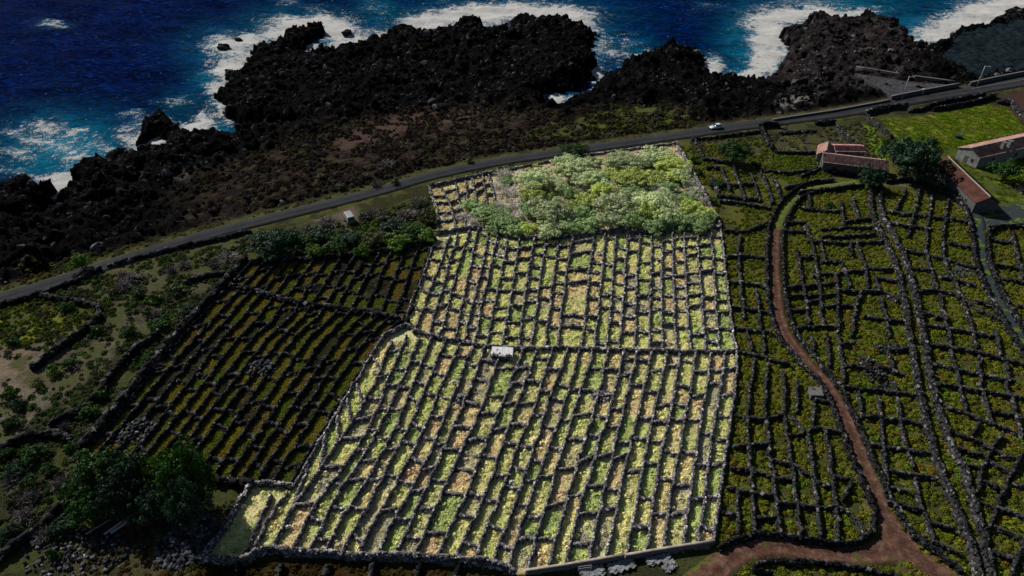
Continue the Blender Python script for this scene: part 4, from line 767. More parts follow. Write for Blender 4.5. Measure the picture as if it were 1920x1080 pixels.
fill('waste', [(1290, 262), (1500, 248), (1640, 225), (1655, 300), (1560, 320), (1480, 335), (1440, 300), (1300, 300)], 1.2, [(.07, .075, .03), (.05, .045, .035), (.10, .10, .04), (.04, .06, .012)], [.3, .25, .2, .25], .4, 1.1, clump=.38)
fill('lush', green_px, 1.3, [(.10, .16, .008), (.12, .18, .01), (.17, .17, .03)], [.4, .35, .25], .8, 1.5)
fill('lush', [(1740, 280), (1960, 245), (1980, 420), (1860, 385), (1780, 350)], .8, [(.06, .09, .01), (.09, .13, .01)], [.5, .5], .7, 1.2, clump=.45)
fill('waste', [(-60, 590), (60, 560), (190, 510), (330, 475), (470, 445), (460, 490), (330, 640), (210, 785), (140, 850), (130, 930), (60, 1010), (-60, 1080)], 1.9, [(.05, .055, .03), (.03, .055, .012), (.05, .085, .014), (.09, .08, .06), (.045, .07, .02)], [.2, .25, .2, .15, .2], .45, 1.4, lambda x, y: ~inside(x, y, W([(-60, 650), (60, 640), (165, 655), (250, 590), (275, 600), (215, 660), (150, 715), (100, 760), (60, 805), (0, 850), (-60, 880)])) | (rng.random(len(x)) < .3), clump=.42)
fill('waste', [(-60, 600), (10, 577), (75, 562), (185, 580), (120, 628), (40, 650), (-60, 655)], 1.2, [(.10, .12, .012), (.14, .15, .012), (.07, .10, .012)], [.4, .3, .3], .6, 1.1)
fill('waste', [(180, 1010), (250, 960), (340, 990), (370, 1090), (140, 1090)], 1.2, [(.08, .05, .02), (.06, .055, .012), (.11, .09, .05)], [.4, .3, .3], .5, 1.1)
fill('waste', [(380, 1060), (640, 1054), (950, 1082), (1000, 1130), (340, 1130)], 2.0, [(.08, .05, .012), (.06, .05, .012), (.045, .03, .01)], [.4, .3, .3], .6, 1.1)
fill('waste', [(480, 480), (540, 440), (700, 400), (805, 370), (815, 450), (700, 478)], 1.0, [(.04, .055, .014), (.05, .09, .01), (.09, .075, .06)], [.4, .3, .3], .7, 1.6)
fill('waste', [(-60, 520), (150, 480), (480, 400), (740, 335), (1000, 283), (1300, 240), (1300, 250), (800, 340), (400, 430), (0, 550), (-60, 570)], 1.1, [(.07, .08, .018), (.11, .12, .018), (.10, .075, .03)], [.4, .4, .2], .5, 1.0, clump=.45)
fill('coast', brown_px, 1.1, [(.022, .016, .013), (.04, .03, .022), (.055, .055, .02), (.016, .013, .012), (.085, .075, .05)], [.25, .2, .15, .28, .12], .6, 1.7, z=-1, clump=.44)
fill('coast', greenedge_px, 1.0, [(.06, .08, .014), (.09, .11, .015), (.05, .05, .02)], [.4, .3, .3], .6, 1.5, z=-1, clump=.42)
fill('plot', [(380, 1050), (475, 915), (550, 920), (600, 850), (560, 1035), (460, 1050)], 1.6, [p_['lime'], p_['green'], p_['bright_yellow']], [.3, .3, .4], .6, 1.2, lambda x, y: ~inside(x, y, np.concatenate([cr[2], W([(640, 1045), (640, 830)])])))
fill('plot', thicket_px, 1.4, [(.55, .47, .28), (.42, .46, .2), (.5, .45, .38), (.6, .55, .3)], [.3, .25, .25, .2], .6, 1.3)  # thicket floor tints with the plot's brightness painted in
srcs = {'plot': 'grass', 'left': 'grass', 'lush': 'grass', 'right': 'vine', 'waste': 'vine', 'coast': 'vine'}
labs = {'plot': ('brightened_grass', 'brightened yellow and green grass and low vines between the plot walls'), 'left': ('olive_grass', 'olive brown grass between the black rows at left'), 'lush': ('meadow_grass', 'bright green meadow grass near the farm'),  # plot grass stands out by brightness painted into its tints
        'right': ('low_vines', 'yellow-green creeping vines in the walled fields at right'), 'waste': ('scrub', 'mixed low scrub and weeds beside the coast road'), 'coast': ('coastal_scrub', 'brown and olive low scrub on the lava shore')}
for k, L in tuft_P.items():
    if not L: continue
    P = np.concatenate([q[0] for q in L]); S = np.concatenate([q[1] for q in L]); Cc = np.concatenate([q[2] for q in L]); n = len(P)
    if k == 'plot':
        idx = rng.choice(8, n, p=[.18] * 4 + [.07] * 4); so = tuft_src('grass', 4, 3) + tuft_src('vine', 4, 9)
    else: so = tuft_src(srcs[k], 5, 21); idx = rng.integers(0, 5, n)
    P[:, 2] -= .02
    scatter(labs[k][0], P, rng.uniform(0, 6.28, n), np.c_[S, S, S * rng.uniform(.7, 1.3, n)], Cc, so, idx, labs[k][1])
    print(k, n)
# loose rocks on the shore
x = rng.uniform(-190, 280, 90000); y = rng.uniform(100, 345, 90000); rk = look(rock_w, x, y); hgt = hz(x, y); sdv = look(sd, x, y)
k = (hgt > SEA - .3) & (rng.random(len(x)) < rk * .62) & (~look(flat_l, x, y)); x, y, hgt = x[k], y[k], hgt[k]; n = len(x)
s = .3 + rng.exponential(.42, n); s = np.where(rng.random(n) < .03, s + rng.uniform(1, 2.8, n), s); s = np.minimum(s, 4.2); v = rng.random(n) ** 4 * sstep(.42, .62, fbm(x / 9, y / 9, 3, 2)) * 1.4; lt = look(lavaband[..., 0], x, y); Cc = (.0018 + .007 * lt + .06 * v * (1 + .3 * lt))[:, None] * np.array((1, .98, 1.04))
scatter('lava_rocks', np.c_[x, y, hgt + .05], rng.uniform(0, 6.28, (n, 3)), np.c_[s, s * rng.uniform(.7, 1.2, n), s * rng.uniform(.6, 1.1, n)], Cc, rock_src(4, 6), rng.integers(0, 6, n), 'broken black lava rocks strewn over the shore'); print('rocks', n)
x = rng.uniform(-190, 150, 26000); y = rng.uniform(80, 260, 26000); k = (look(bw, x, y) > .5) & (look(rd, x, y) > 4.5) & (rng.random(len(x)) < .5) & look(sea_side, x, y); x, y = x[k], y[k]; n = len(x); s = .2 + rng.exponential(.22, n)
Cc = (.012 + .05 * rng.random(n) ** 4)[:, None] * np.array((1.05, .95, .95)); scatter('shore_stones', np.c_[x, y, hz(x, y) + .03], rng.uniform(0, 6.28, (n, 3)), np.c_[s, s, s * .8], Cc, rock_src(8, 4), rng.integers(0, 4, n), 'small dark stones scattered through the coastal scrub')
def heap(name, px, rad, n, smin, smax, mat, label, hgt=.8, cat='rubble'):
    c = at(*px); r = np.random.default_rng(int(px[0])); th = r.uniform(0, 6.28, n); q = np.sqrt(r.random(n)); P = np.c_[np.cos(th) * q * rad[0], np.sin(th) * q * rad[1], (1 - q ** 2) * hgt * r.random(n)]
    sz = r.uniform(smin, smax, (n, 3)) * np.array((1.3, .9, .6)); V = CUBE[None] * sz[:, None] * (1 + r.normal(0, .15, (n, 8, 3))); yw = r.uniform(0, 6.28, n); ti = r.normal(0, .5, n)
    x, y, z = V[..., 0], V[..., 1], V[..., 2]; y2 = y * np.cos(ti)[:, None] - z * np.sin(ti)[:, None]; z2 = y * np.sin(ti)[:, None] + z * np.cos(ti)[:, None]
    V = np.stack([x * np.cos(yw)[:, None] - y2 * np.sin(yw)[:, None], x * np.sin(yw)[:, None] + y2 * np.cos(yw)[:, None], z2], -1) + P[:, None]
    me = mesh_np('loose_stones', V.reshape(-1, 3), (CF[None] + (np.arange(n) * 8)[:, None, None]).reshape(-1, 4), M[mat]); t_ = empty(name, tuple(c), 0, label=label, category=cat); obj('loose_stones', me, t_, kind='stuff'); return t_
heap('stone_heap', (348, 1010), (4.2, 4.6), 330, .35, .9, 'rubble', 'large heap of pale grey slabs right of the dark grove')
heap('stone_heap', (150, 1035), (9, 4), 260, .2, .55, 'rubble', 'scattered white and grey rubble in the lower left corner')
heap('stone_heap', (255, 810), (3, 3), 150, .25, .6, 'rubble', 'grey stone heap at the left edge of the dark vineyard')
heap('stone_heap', (490, 690), (3.2, 2.2), 150, .25, .6, 'rubble', 'grey stone heap in the middle of the dark vineyard')
heap('stone_heap', (587, 445 + 95), (2.4, 1.6), 90, .25, .5, 'stone', 'dark round stone heap in the upper part of the left vineyard')
heap('stone_heap', (1640, 700), (2, 5), 260, .25, .5, 'stone_grey', 'long dark stone mound in the field between dirt road and double wall', 1.2)
heap('stone_heap', (1668, 655), (3.4, 1.6), 120, .25, .5, 'stone_grey', 'round dark stone mound behind the long mound', 1.0)
heap('stone_heap', (1130, 745), (2, 1.6), 110, .25, .5, 'stone_pale', 'grey stone heap inside a cell of the lower terrace', .9)
heap('stone_heap', (1800, 510), (4, 2), 160, .2, .45, 'rubble', 'low heap of grey stones left of the mossy track', .4)
heap('stone_heap', (870, 750), (2, 1.5), 90, .25, .5, 'stone_pale', 'grey stone heap in the lower terrace below the hut', .8)

# ------------------------------------------------------------------ trees and shrubs
def crown_mesh(seed, nl, per, lobe, leaf, flat=.75, fill_=.25):
    r = np.random.default_rng(seed); C = []; Nn = []
    th = r.uniform(0, 2 * PI, nl); u = r.uniform(-.25, 1, nl); q = np.sqrt(np.clip(1 - u ** 2, 0, 1)); rad = r.uniform(.5, 1.0, nl) * (1 + .22 * np.sin(th * 3 + seed) + .12 * np.sin(th * 5 + 2 * seed))
    ctr = np.c_[q * np.cos(th) * rad, q * np.sin(th) * rad, u * rad * flat]
    for i in range(nl):
        d = r.normal(size=(per, 3)); d /= np.linalg.norm(d, axis=1, keepdims=True); d[:, 2] = np.where(d[:, 2] < -.3, -d[:, 2], d[:, 2])
        lr = lobe * r.uniform(.6, 1.3); C.append(ctr[i] + d * lr * r.uniform(.75, 1.08, (per, 1)) * np.array((1, 1, .8))); Nn.append(d + .35 * r.normal(size=(per, 3)))
    k = int(nl * per * fill_); d = r.normal(size=(k, 3)); d /= np.linalg.norm(d, axis=1, keepdims=True); C.append(d * r.uniform(.3, .8, (k, 1)) * np.array((1, 1, flat))); Nn.append(d)
    C = np.concatenate(C); Nn = np.concatenate(Nn); C[:, 2] += flat * .35
    V = leaf_quads(C, Nn, leaf * r.uniform(.6, 1.3, len(C)), r); return mesh_np('crown', V.reshape(-1, 3), np.arange(len(C) * 4).reshape(-1, 4))
BIGC = [crown_mesh(s, 120, 46, .17, .042) for s in range(5)]; MIDC = [crown_mesh(40 + s, 60, 36, .21, .06, .7) for s in range(7)]; SMC = [crown_mesh(80 + s, 22, 30, .3, .10, .75) for s in range(6)]
for q in BIGC + MIDC + SMC: q.materials.append(M['leaf_mid'])
def trunk_mesh(seed, mat):
    r = random.Random(seed); b_ = MB(); b_.tube([(0, 0, -.3), (.03, .02, .25), (.0, .05, .55)], [.075, .06, .045], 7)
    for k in range(7):
        a = k * .9 + r.uniform(0, .5); e = (math.cos(a) * r.uniform(.4, .7), math.sin(a) * r.uniform(.4, .7), r.uniform(.65, .95)); mid = (e[0] * .45, e[1] * .45, .62)
        b_.tube([(0, .04, .4), mid, e], [.035, .024, .010], 5)
    return b_.mesh('trunk', M[mat], True)
TR = [trunk_mesh(1, 'bark'), trunk_mesh(2, 'bark')]; TRP = [trunk_mesh(3, 'bark_pale'), trunk_mesh(4, 'bark_pale')]
def dead_mesh(seed):
    r = np.random.default_rng(seed); n = 230; th = r.uniform(0, 6.28, n); el = r.uniform(.15, 1.5, n); L = r.uniform(.5, 1.0, n); st = r.normal(0, .22, (n, 3)); st[:, 2] = abs(st[:, 2])
    d = np.c_[np.cos(th) * np.cos(el), np.sin(th) * np.cos(el), np.sin(el) * .75]; e = st + d * L[:, None] * .75; p = np.cross(d, r.normal(size=(n, 3))); p /= np.linalg.norm(p, axis=1, keepdims=True); p *= .022
    V = np.stack([st - p, st + p, e + p * .4, e - p * .4], 1); e2 = e + (d + r.normal(0, .6, (n, 3))) * .22; V2 = np.stack([e - p * .8, e + p * .8, e2 + p * .3, e2 - p * .3], 1)
    m_ = st + (e - st) * .55; e3 = m_ + (d + r.normal(0, .7, (n, 3))) * .3; V3 = np.stack([m_ - p, m_ + p, e3 + p * .3, e3 - p * .3], 1); V = np.concatenate([V, V2, V3])
    return mesh_np('branches', V.reshape(-1, 3), np.arange(len(V) * 4).reshape(-1, 4), M['twig_grey'])
DEAD = [dead_mesh(s) for s in range(4)]
def setmat(o, mname): o.material_slots[0].link = 'OBJECT'; o.material_slots[0].material = M[mname]
def tree(px, py, rpx, h, mat, label, group=None, name='tree', tr='bark', size='big', cat='tree'):
    """px,py = middle of the crown in the photograph; rpx its half width there"""
    c = at(px, py, h * .5); zc = 1297 / (math.hypot(c[1], CH - c[2]) * math.cos(0)); r = rpx / 1297 * (c[1] * math.cos(PITCH) + (CH - c[2]) * math.sin(PITCH))
    g = float(hz(c[0], c[1])); rz = random.uniform(0, 6.28); t_ = empty(name, (c[0], c[1], g), rz, label=label, category=cat)
    if group: t_['group'] = group
    cm = random.choice(BIGC if size == 'big' else MIDC); cr_ = obj('crown', cm, t_); cr_.scale = (r, r * random.uniform(.85, 1.1), h * .62); cr_.location = (0, 0, h * .32); setmat(cr_, mat)
    tk_ = obj('trunk', random.choice(TR if tr == 'bark' else TRP), t_); tk_.scale = (r * .95, r * .95, h * .8); return t_
def shrub(px, py, rpx, h, mat, label, group=None, name='shrub', z=0, dead=False):
    c = at(px, py, h * .4 + z); r = rpx / 1297 * (c[1] * math.cos(PITCH) + (CH - c[2]) * math.sin(PITCH)); g = float(hz(c[0], c[1]))
    o = obj(name, random.choice(DEAD if dead else (MIDC if rpx > 15 else SMC)), None, (c[0], c[1], g + (0 if dead else h * .15))); o.scale = (r, r * random.uniform(.8, 1.1), h * (.9 if dead else .75)); o.rotation_euler.z = random.uniform(0, 6.28); setmat(o, mat)
    o['label'] = label; o['category'] = 'shrub'
    if group: o['group'] = group
    return o
tree(1708, 296, 50, 11, 'leaf_dark', 'large dark round tree between the two red-roofed buildings'); tree(1740, 318, 34, 9, 'leaf_dark', 'dark tree touching the right side of the large one, over the barn roof')
tree(1634, 333, 26, 6, 'leaf_dark', 'small round dark tree in front of the long farmhouse'); tree(1378, 286, 33, 6.5, 'leaf_mid', 'bushy green tree near the road, right of the thicket'); tree(1888, 320, 26, 5.5, 'leaf_mid', 'round olive bush tree at the right edge below the long roof')
tree(1075, 286, 28, 5, 'leaf_mid', 'dark green tree leaning over the road at the top of the thicket'); tree(510, 458, 46, 6.5, 'leaf_dark', 'dark tree at the left end of the roadside hedge'); tree(150, 491, 21, 4, 'leaf_lime', 'lone lime-green bush on the sea side of the road')
for (px, py, r, h, mt, lb) in [(185, 895, 52, 10, 'leaf_mid', 'leftmost dark tree of the grove at lower left'), (238, 905, 50, 11, 'leaf_dark', 'blue-green tree in the middle of the lower left grove'), (300, 890, 40, 10, 'leaf_lime', 'lighter green tree in the lower left grove'),
                              (350, 890, 44, 10, 'leaf_mid', 'dark tree at the right side of the lower left grove'), (350, 950, 36, 9, 'leaf_dark', 'nearest tree of the grove beside the stone heap'), (170, 950, 40, 7, 'leaf_mid', 'low dark tree at the near left side of the grove'), (225, 945, 36, 8, 'leaf_dark', 'dark tree at the front of the grove, above the white planks'), (290, 945, 40, 8, 'leaf_dark', 'shaded dark tree in the middle front of the grove')]:
    tree(px, py, r * 1.08, h * (1.25 if px > 340 else .85), mt, lb, 'trees of the grove at lower left')
hedge = [(560, 455, 26, 'leaf_mid'), (600, 440, 24, 'leaf_dark'), (625, 462, 22, 'leaf_mid'), (655, 445, 24, 'leaf_dark'), (680, 470, 15, 'leaf_lime'), (700, 450, 24, 'leaf_olive'), (735, 425, 30, 'leaf_dark'), (770, 435, 26, 'leaf_mid'), (745, 455, 24, 'leaf_lime'), (800, 440, 20, 'leaf_lime'), (720, 405, 20, 'leaf_olive'), (800, 405, 20, 'leaf_olive'), (520, 475, 20, 'leaf_mid'), (590, 470, 18, 'leaf_lime'), (790, 385, 16, 'leaf_dark')]
for i, (px, py, r, mt) in enumerate(sorted(hedge)): tree(px, py, r, 3.6, mt, 'hedge bush, %s from the left, between the coast road and the dark vineyard' % ordn(i + 1), 'bushes of the roadside hedge', 'bush_tree', size='mid')
for i, (px, py, r) in enumerate(sorted([(610, 415, 24), (575, 428, 18), (760, 400, 26), (785, 378, 20), (700, 398, 16), (245, 520, 24), (320, 505, 14), (425, 480, 22), (400, 495, 14), (680, 405, 14), (285, 685, 20), (40, 935, 26), (85, 1000, 26), (110, 905, 22), (725, 305, 18), (705, 345, 12), (290, 590, 16), (20, 900, 22), (60, 930, 20), (45, 965, 24), (100, 960, 16), (230, 535, 18), (345, 495, 16), (270, 700, 14), (120, 800, 14), (230, 515, 14), (440, 500, 14), (330, 550, 12)])):
    shrub(px, py, r, 1.8, 'twig_grey', 'grey leafless brush, %s from the left, outside the pale plot' % ordn(i + 1), 'grey leafless brush', 'dead_brush', dead=True)
sil = [(1001, 336, 32, 4), (1077, 312, 36, 4), (1170, 303, 36, 3.6), (1210, 302, 20, 3), (1278, 330, 17, 3), (1042, 343, 18, 2.6), (1054, 353, 14, 2.5), (1109, 335, 28, 3.4), (1159, 384, 38, 5), (1226, 382, 38, 5), (1146, 412, 26, 4), (1030, 396, 38, 5), (1033, 428, 24, 3.5), (1232, 290, 26, 3), (1250, 405, 24, 4)]
yel = [(998, 366, 23, 3.5), (1257, 308, 30, 3), (1185, 333, 32, 3), (1141, 326, 18, 2.6), (1074, 384, 13, 2.5), (990, 427, 17, 2.6), (1214, 396, 24, 4.4), (1296, 388, 22, 3), (1223, 332, 24, 2.8), (1262, 330, 20, 2.6), (1125, 352, 22, 3), (1320, 400, 20, 3), (1100, 375, 18, 3)]
grn = [(908, 397, 26, 3), (940, 415, 26, 3), (963, 430, 18, 2.6), (1188, 414, 24, 3.6), (1278, 412, 22, 3.2), (1281, 373, 18, 2.6), (1322, 412, 18, 3), (1091, 398, 20, 3), (1103, 420, 20, 3), (995, 395, 18, 3), (1062, 425, 20, 3), (1225, 424, 22, 3), (880, 385, 16, 2), (1190, 360, 20, 2.8), (1310, 425, 18, 2.6), (1255, 350, 18, 2.4), (925, 430, 14, 2)]
dk = [(950, 338, 12, 2), (1067, 362, 12, 2.2), (1075, 300, 26, 3.2), (1222, 300, 14, 2.6)]
ded = [(946, 325, 20), (955, 356, 26), (966, 384, 26), (1147, 347, 22), (1232, 350, 24), (1307, 357, 18), (957, 406, 26), (1074, 412, 20), (1296, 412, 20), (870, 405, 18), (888, 415, 16), (1250, 362, 18), (1180, 352, 16), (980, 400, 20), (1270, 395, 20), (1320, 375, 16), (930, 385, 18), (1060, 395, 12), (1200, 345, 16), (985, 375, 14), (1290, 345, 14), (1100, 352, 12), (935, 348, 16), (1145, 365, 14)]
for lst, mt, nm, cn in ((sil, 'leaf_silver_lit', 'shrub_tree', 'silver-green'), (yel, 'leaf_bright', 'shrub_tree', 'yellow-green'), (grn, 'leaf_green', 'shrub_tree', 'soft green'), (dk, 'leaf_green', 'shrub_tree', 'small deep green')):
    for i, (px, py, r, h) in enumerate(sorted(lst)):
        t_ = tree(px, py, r * 1.13, h * 1.15, mt, '%s bush, %s from the left of its colour in the roadside thicket' % (cn, ordn(i + 1)), cn + ' bushes of the thicket', nm, 'pale', 'big' if r > 27 else 'mid', 'bush')
for i, (px, py, r) in enumerate(sorted(ded)): shrub(px, py, r, 2.0, 'twig_pale', 'pale leafless bush, %s from the left in the roadside thicket' % ordn(i + 1), 'pale leafless bushes of the thicket', 'dead_bush', dead=True)
tp = W(thicket_px)
fx = []
while len(fx) < 96:
    px, py = random.uniform(905, 1345), random.uniform(285, 436)
    if inside(np.array([at(px, py)[0]]), np.array([at(px, py)[1]]), tp)[0] and all((px - a[0]) ** 2 + (2 * (py - a[1])) ** 2 > 170 for a in fx): fx.append((px, py))
    if random.random() < .0005: break
for i, (px, py) in enumerate(sorted(fx)):
    mt = random.choice(['leaf_silver_lit', 'leaf_bright', 'leaf_green', 'leaf_green']); shrub(px, py, random.uniform(6, 12), random.uniform(1, 1.9), mt, 'low undergrowth bush, %s from the left among the small ones in the thicket' % ordn(i + 1), 'low undergrowth bushes of the thicket')
ws = [(20, 640, 12, 'leaf_mid'), (115, 553, 12, 'leaf_mid'), (125, 575, 14, 'leaf_mid'), (260, 548, 16, 'leaf_mid'), (290, 560, 14, 'leaf_lime'), (300, 605, 20, 'leaf_mid'), (350, 580, 16, 'leaf_dark'), (275, 585, 14, 'leaf_olive'), (240, 620, 16, 'leaf_mid'), (280, 670, 18, 'leaf_mid'), (130, 680, 14, 'leaf_mid'), (100, 695, 14, 'leaf_lime'),
      (15, 740, 18, 'leaf_mid'), (30, 760, 14, 'leaf_dark'), (20, 790, 16, 'leaf_mid'), (165, 770, 20, 'leaf_mid'), (190, 740, 14, 'leaf_mid'), (60, 850, 22, 'leaf_mid'), (30, 880, 20, 'leaf_dark'), (90, 880, 18, 'leaf_mid'), (20, 930, 18, 'leaf_olive'), (100, 1040, 12, 'leaf_mid'), (175, 970, 11, 'leaf_lime'), (207, 973, 8, 'leaf_mid'), (120, 985, 26, 'leaf_dark'),
      (295, 1000, 12, 'leaf_olive'), (140, 835, 14, 'leaf_mid'), (70, 720, 12, 'leaf_olive'), (335, 545, 14, 'leaf_mid'), (210, 545, 10, 'leaf_olive'), (180, 620, 12, 'leaf_mid'), (10, 850, 16, 'leaf_mid'), (15, 1000, 22, 'leaf_dark'), (55, 905, 18, 'leaf_mid'), (1300, 298, 14, 'leaf_lime'), (1310, 325, 12, 'leaf_mid'), (1345, 345, 16, 'leaf_dark'), (1335, 375, 12, 'leaf_mid'), (1760, 355, 12, 'leaf_dark'), (1555, 385, 9, 'leaf_mid'), (740, 340, 10, 'leaf_olive'), (600, 330, 9, 'leaf_olive'), (640, 350, 9, 'leaf_olive'), (690, 330, 8, 'leaf_olive'), (880, 300, 9, 'leaf_olive'), (1180, 225, 10, 'leaf_olive'), (1230, 210, 12, 'leaf_olive'), (1110, 225, 8, 'leaf_olive'), (1660, 262, 10, 'leaf_lime'), (1750, 262, 9, 'leaf_lime'), (1850, 272, 9, 'leaf_lime')]
for i, (px, py, r, mt) in enumerate(sorted(ws)): shrub(px, py, r, 1.1 + r * .06, mt, 'green bush outside the pale plot, %s from the left of the scattered bushes' % ordn(i + 1), 'scattered bushes outside the plot')

# ------------------------------------------------------------------ buildings
def roof_slope(A, B, C, D, mat, per=.36, name='roof_slope'):
    """A,B ridge ends; D,C eave ends below A and B: barrel tile courses with real relief"""
    A, B, C, D = [np.array(q, float) for q in (A, B, C, D)]; L = np.linalg.norm(B - A); sl_ = np.linalg.norm(D - A); nu = max(8, int(L / per) * 4); nv = max(3, int(sl_ / .42)); nrm = np.cross(B - A, D - A); nrm /= np.linalg.norm(nrm); nrm *= 1 if nrm[2] > 0 else -1
    V = []; 
    for j in range(nv):
        for e in (0, 1):
            v = (j + e) / nv
            for i in range(nu + 1):
                u = i / nu; p = (A * (1 - u) + B * u) * (1 - v) + (D * (1 - u) + C * u) * v; bm_ = [0, .07, .10, .07][i % 4]
                V.append(p + nrm * (bm_ + (.05 if e else 0.0) + .02 * math.sin(i * 12.9 + j * 7.3)))
    V = np.array(V); rows_ = 2 * nv; k = nu + 1; i = np.arange((rows_ - 1) * k).reshape(rows_ - 1, k)[:, :-1].ravel(); n0 = len(V)
    under = np.array([A - nrm * .06, B - nrm * .06, C - nrm * .06, D - nrm * .06]); top_ = n0
    return mesh_np('roof', np.concatenate([V, under]), [np.stack([i, i + 1, i + 1 + k, i + k], 1), np.array([[n0, n0 + 1, n0 + 2, n0 + 3]])], M[mat])
def house(name, ra, rb, halfw, wall_h, rise_, wallmat, roofmats, label, over=.3, doors=(), windows=(), chim=()):
    """ra, rb: world xy of the ridge ends"""
    ra = np.array(ra[:2]); rb = np.array(rb[:2]); L = np.linalg.norm(rb - ra); rz = math.atan2(rb[1] - ra[1], rb[0] - ra[0]); t_ = empty(name, (ra[0], ra[1], -.05), rz, label=label, category='building')
    w_ = MB(); hw = halfw; h = wall_h; r = rise_
    w_.add([(0, -hw, -.3), (L, -hw, -.3), (L, hw, -.3), (0, hw, -.3), (0, -hw, h), (L, -hw, h), (L, hw, h), (0, hw, h), (0, 0, h + r), (L, 0, h + r)], [(0, 1, 5, 4), (1, 2, 6, 9, 5), (2, 3, 7, 6), (3, 0, 4, 8, 7), (4, 5, 9, 8), (7, 8, 9, 6)]); obj('wall', w_.mesh('wall', M[wallmat]), t_)
    k = r / hw; ow = hw + over
    for s_, mt in zip((-1, 1), roofmats):
        obj('roof', roof_slope((-over, 0, h + r + .08), (L + over, 0, h + r + .08), (L + over, s_ * ow, h - over * k + .08), (-over, s_ * ow, h - over * k + .08), mt), t_)
    rg = MB(); 
    for i in range(int(L / .5)): rg.box(i * .5 + .25, 0, h + r + .2, .52, .3, .14 + .02 * (i % 2))
    obj('roof_ridge', rg.mesh('ridge', M['ridge']), t_)
    for (face, pos, z0, wd, hh, mt) in doors + windows:
        q = MB(); fr = MB()
        if face in ('s', 'n'): y_ = (-hw - .02) if face == 's' else hw + .02; q.box(pos, y_, z0 + hh / 2, wd, .08, hh); fr.box(pos, y_, z0 + hh + .08, wd + .3, .12, .16); fr.box(pos, y_, z0 - .06, wd + .3, .14, .1)
        else: x_ = -.02 if face == 'w' else L + .02; q.box(x_, pos, z0 + hh / 2, .08, wd, hh); fr.box(x_, pos, z0 + hh + .08, .12, wd + .3, .16); fr.box(x_, pos, z0 - .06, .14, wd + .3, .1)
        o = obj('door' if z0 < .2 else 'window', q.mesh('opening', M[mt]), t_); obj('frame', fr.mesh('frame', M['concrete']), o)
    for (x_, y_, wd, top) in chim:
        c_ = MB().box(x_, y_, (h + top) / 2, wd, .9, top - h + .3); o = obj('chimney', c_.mesh('chimney', M['plaster']), t_); obj('chimney_cap', MB().box(x_, y_, top + .2, wd + .2, 1.1, .1).mesh('cap', M['concrete']), o)
    return t_
def rp(px, py, z): return at(px, py, z)
a, b2 = rp(1546, 286, 4.4), rp(1664, 300, 4.4)
house('farmhouse', a, b2, 3.0, 3.0, 1.1, 'stone_house', ('tile_old', 'tile_old'), 'long stone farmhouse with weathered red tile roof left of the big tree', doors=(('s', 3.2, .05, 1.2, 2.0, 'red_door'), ('s', 9, .05, 1.1, 2.0, 'door')), windows=(('s', 6, 1.0, .8, .8, 'glass'), ('s', 13, 1.0, .8, .8, 'glass'), ('w', 0, 1.2, .8, .8, 'glass')))
a, b2 = rp(1566, 271, 3.6), rp(1619, 272, 3.6)
house('annex', a, b2, 2.2, 2.6, .7, 'plaster', ('tile_pink', 'tile_pink'), 'small house with smooth pinkish tile roof behind the farmhouse', doors=(('e', 0, .05, 1, 1.9, 'door'),), windows=(('s', 3, 1, .8, .8, 'glass'),))
a, b2 = rp(1549, 283, 3.6), rp(1552, 267, 3.6)
house('kitchen_wing', a, b2, 2.0, 2.4, 1.3, 'plaster', ('tile_old', 'tile_old'), 'little cross-gabled wing with red tiles at the left of the annex', windows=(('w', 0, 1, .7, .7, 'glass'),))
a, b2 = rp(1857, 369, 4.6), rp(1777, 293, 4.6)
house('stone_barn', a, b2, 2.8, 3.0, 1.5, 'stone_house', ('tile_red', 'tile_red'), 'long dark stone barn with red tiles running toward the yard', doors=(('w', 0, .05, 1.6, 2.1, 'door'), ('n', 9, .05, 1.2, 2.0, 'door')), windows=(('n', 4, 1.1, .7, .7, 'glass'), ('n', 14, 1.1, .7, .7, 'glass')))
a, b2 = rp(1822, 277, 4.8), rp(1960, 247, 4.8)
house('long_house', a, b2, 3.4, 3.4, 1.3, 'plaster', ('tile_old', 'tile_old'), 'long house with pale gable and twin chimneys at the right edge', doors=(('w', .4, .05, 1.1, 2.1, 'door'),), windows=(('w', -1.6, 1.3, .7, .8, 'glass'), ('s', 6, 1.2, .8, .9, 'glass'), ('s', 15, 1.2, .8, .9, 'glass')), chim=((9.6, -2.2, 1.1, 5.6), (12.1, -2.2, 1.1, 5.6)))
# small hut with tin roof
c = at(942, 668); h_ = empty('stone_hut', (c[0], c[1], -.05), math.radians(-3), label='tiny stone hut with pale corrugated tin roof on the terrace divider', category='hut')
P = np.array([(-1.7, -1.2, 0), (1.7, -1.2, 0), (1.7, .8, 0), (-1.7, .8, 0), (-1.7, -1.2, 0)]); obj('wall', wall_mesh(P, .4, 1.25, .38, M['stone_pale'], rng, .02), h_)
def tin_sheet(x0, x1, ph):
    n = 24; V = []; 
    for zt in (0, -.03):
        for yy, zz in ((-1.3, 1.3), (1.0, 1.55)):
            for i in range(n + 1):
                x_ = x0 + (x1 - x0) * i / n; V.append((x_, yy + ph, zz + .035 * math.sin(i * PI / 1.5) + zt))
    k = n + 1; Fs_ = [(i, i + 1, k + i + 1, k + i) for i in range(n)] + [(2 * k + i, 3 * k + i, 3 * k + i + 1, 2 * k + i + 1) for i in range(n)]; me = bpy.data.meshes.new('sheet'); me.from_pydata(V, [], Fs_); me.materials.append(M['tin']); return me
obj('roof_sheet', tin_sheet(-2.0, .1, 0), h_); obj('roof_sheet', tin_sheet(.02, 2.0, -.12), h_, (0, 0, .04)); obj('door', MB().box(.3, -1.5, .7, .7, .06, 1.2).mesh('door', M['door']), h_); obj('roof_stone', MB().box(-.9, -.3, 1.9, .35, .3, .2, .4, .8).mesh('stone', M['stone_pale']), h_)
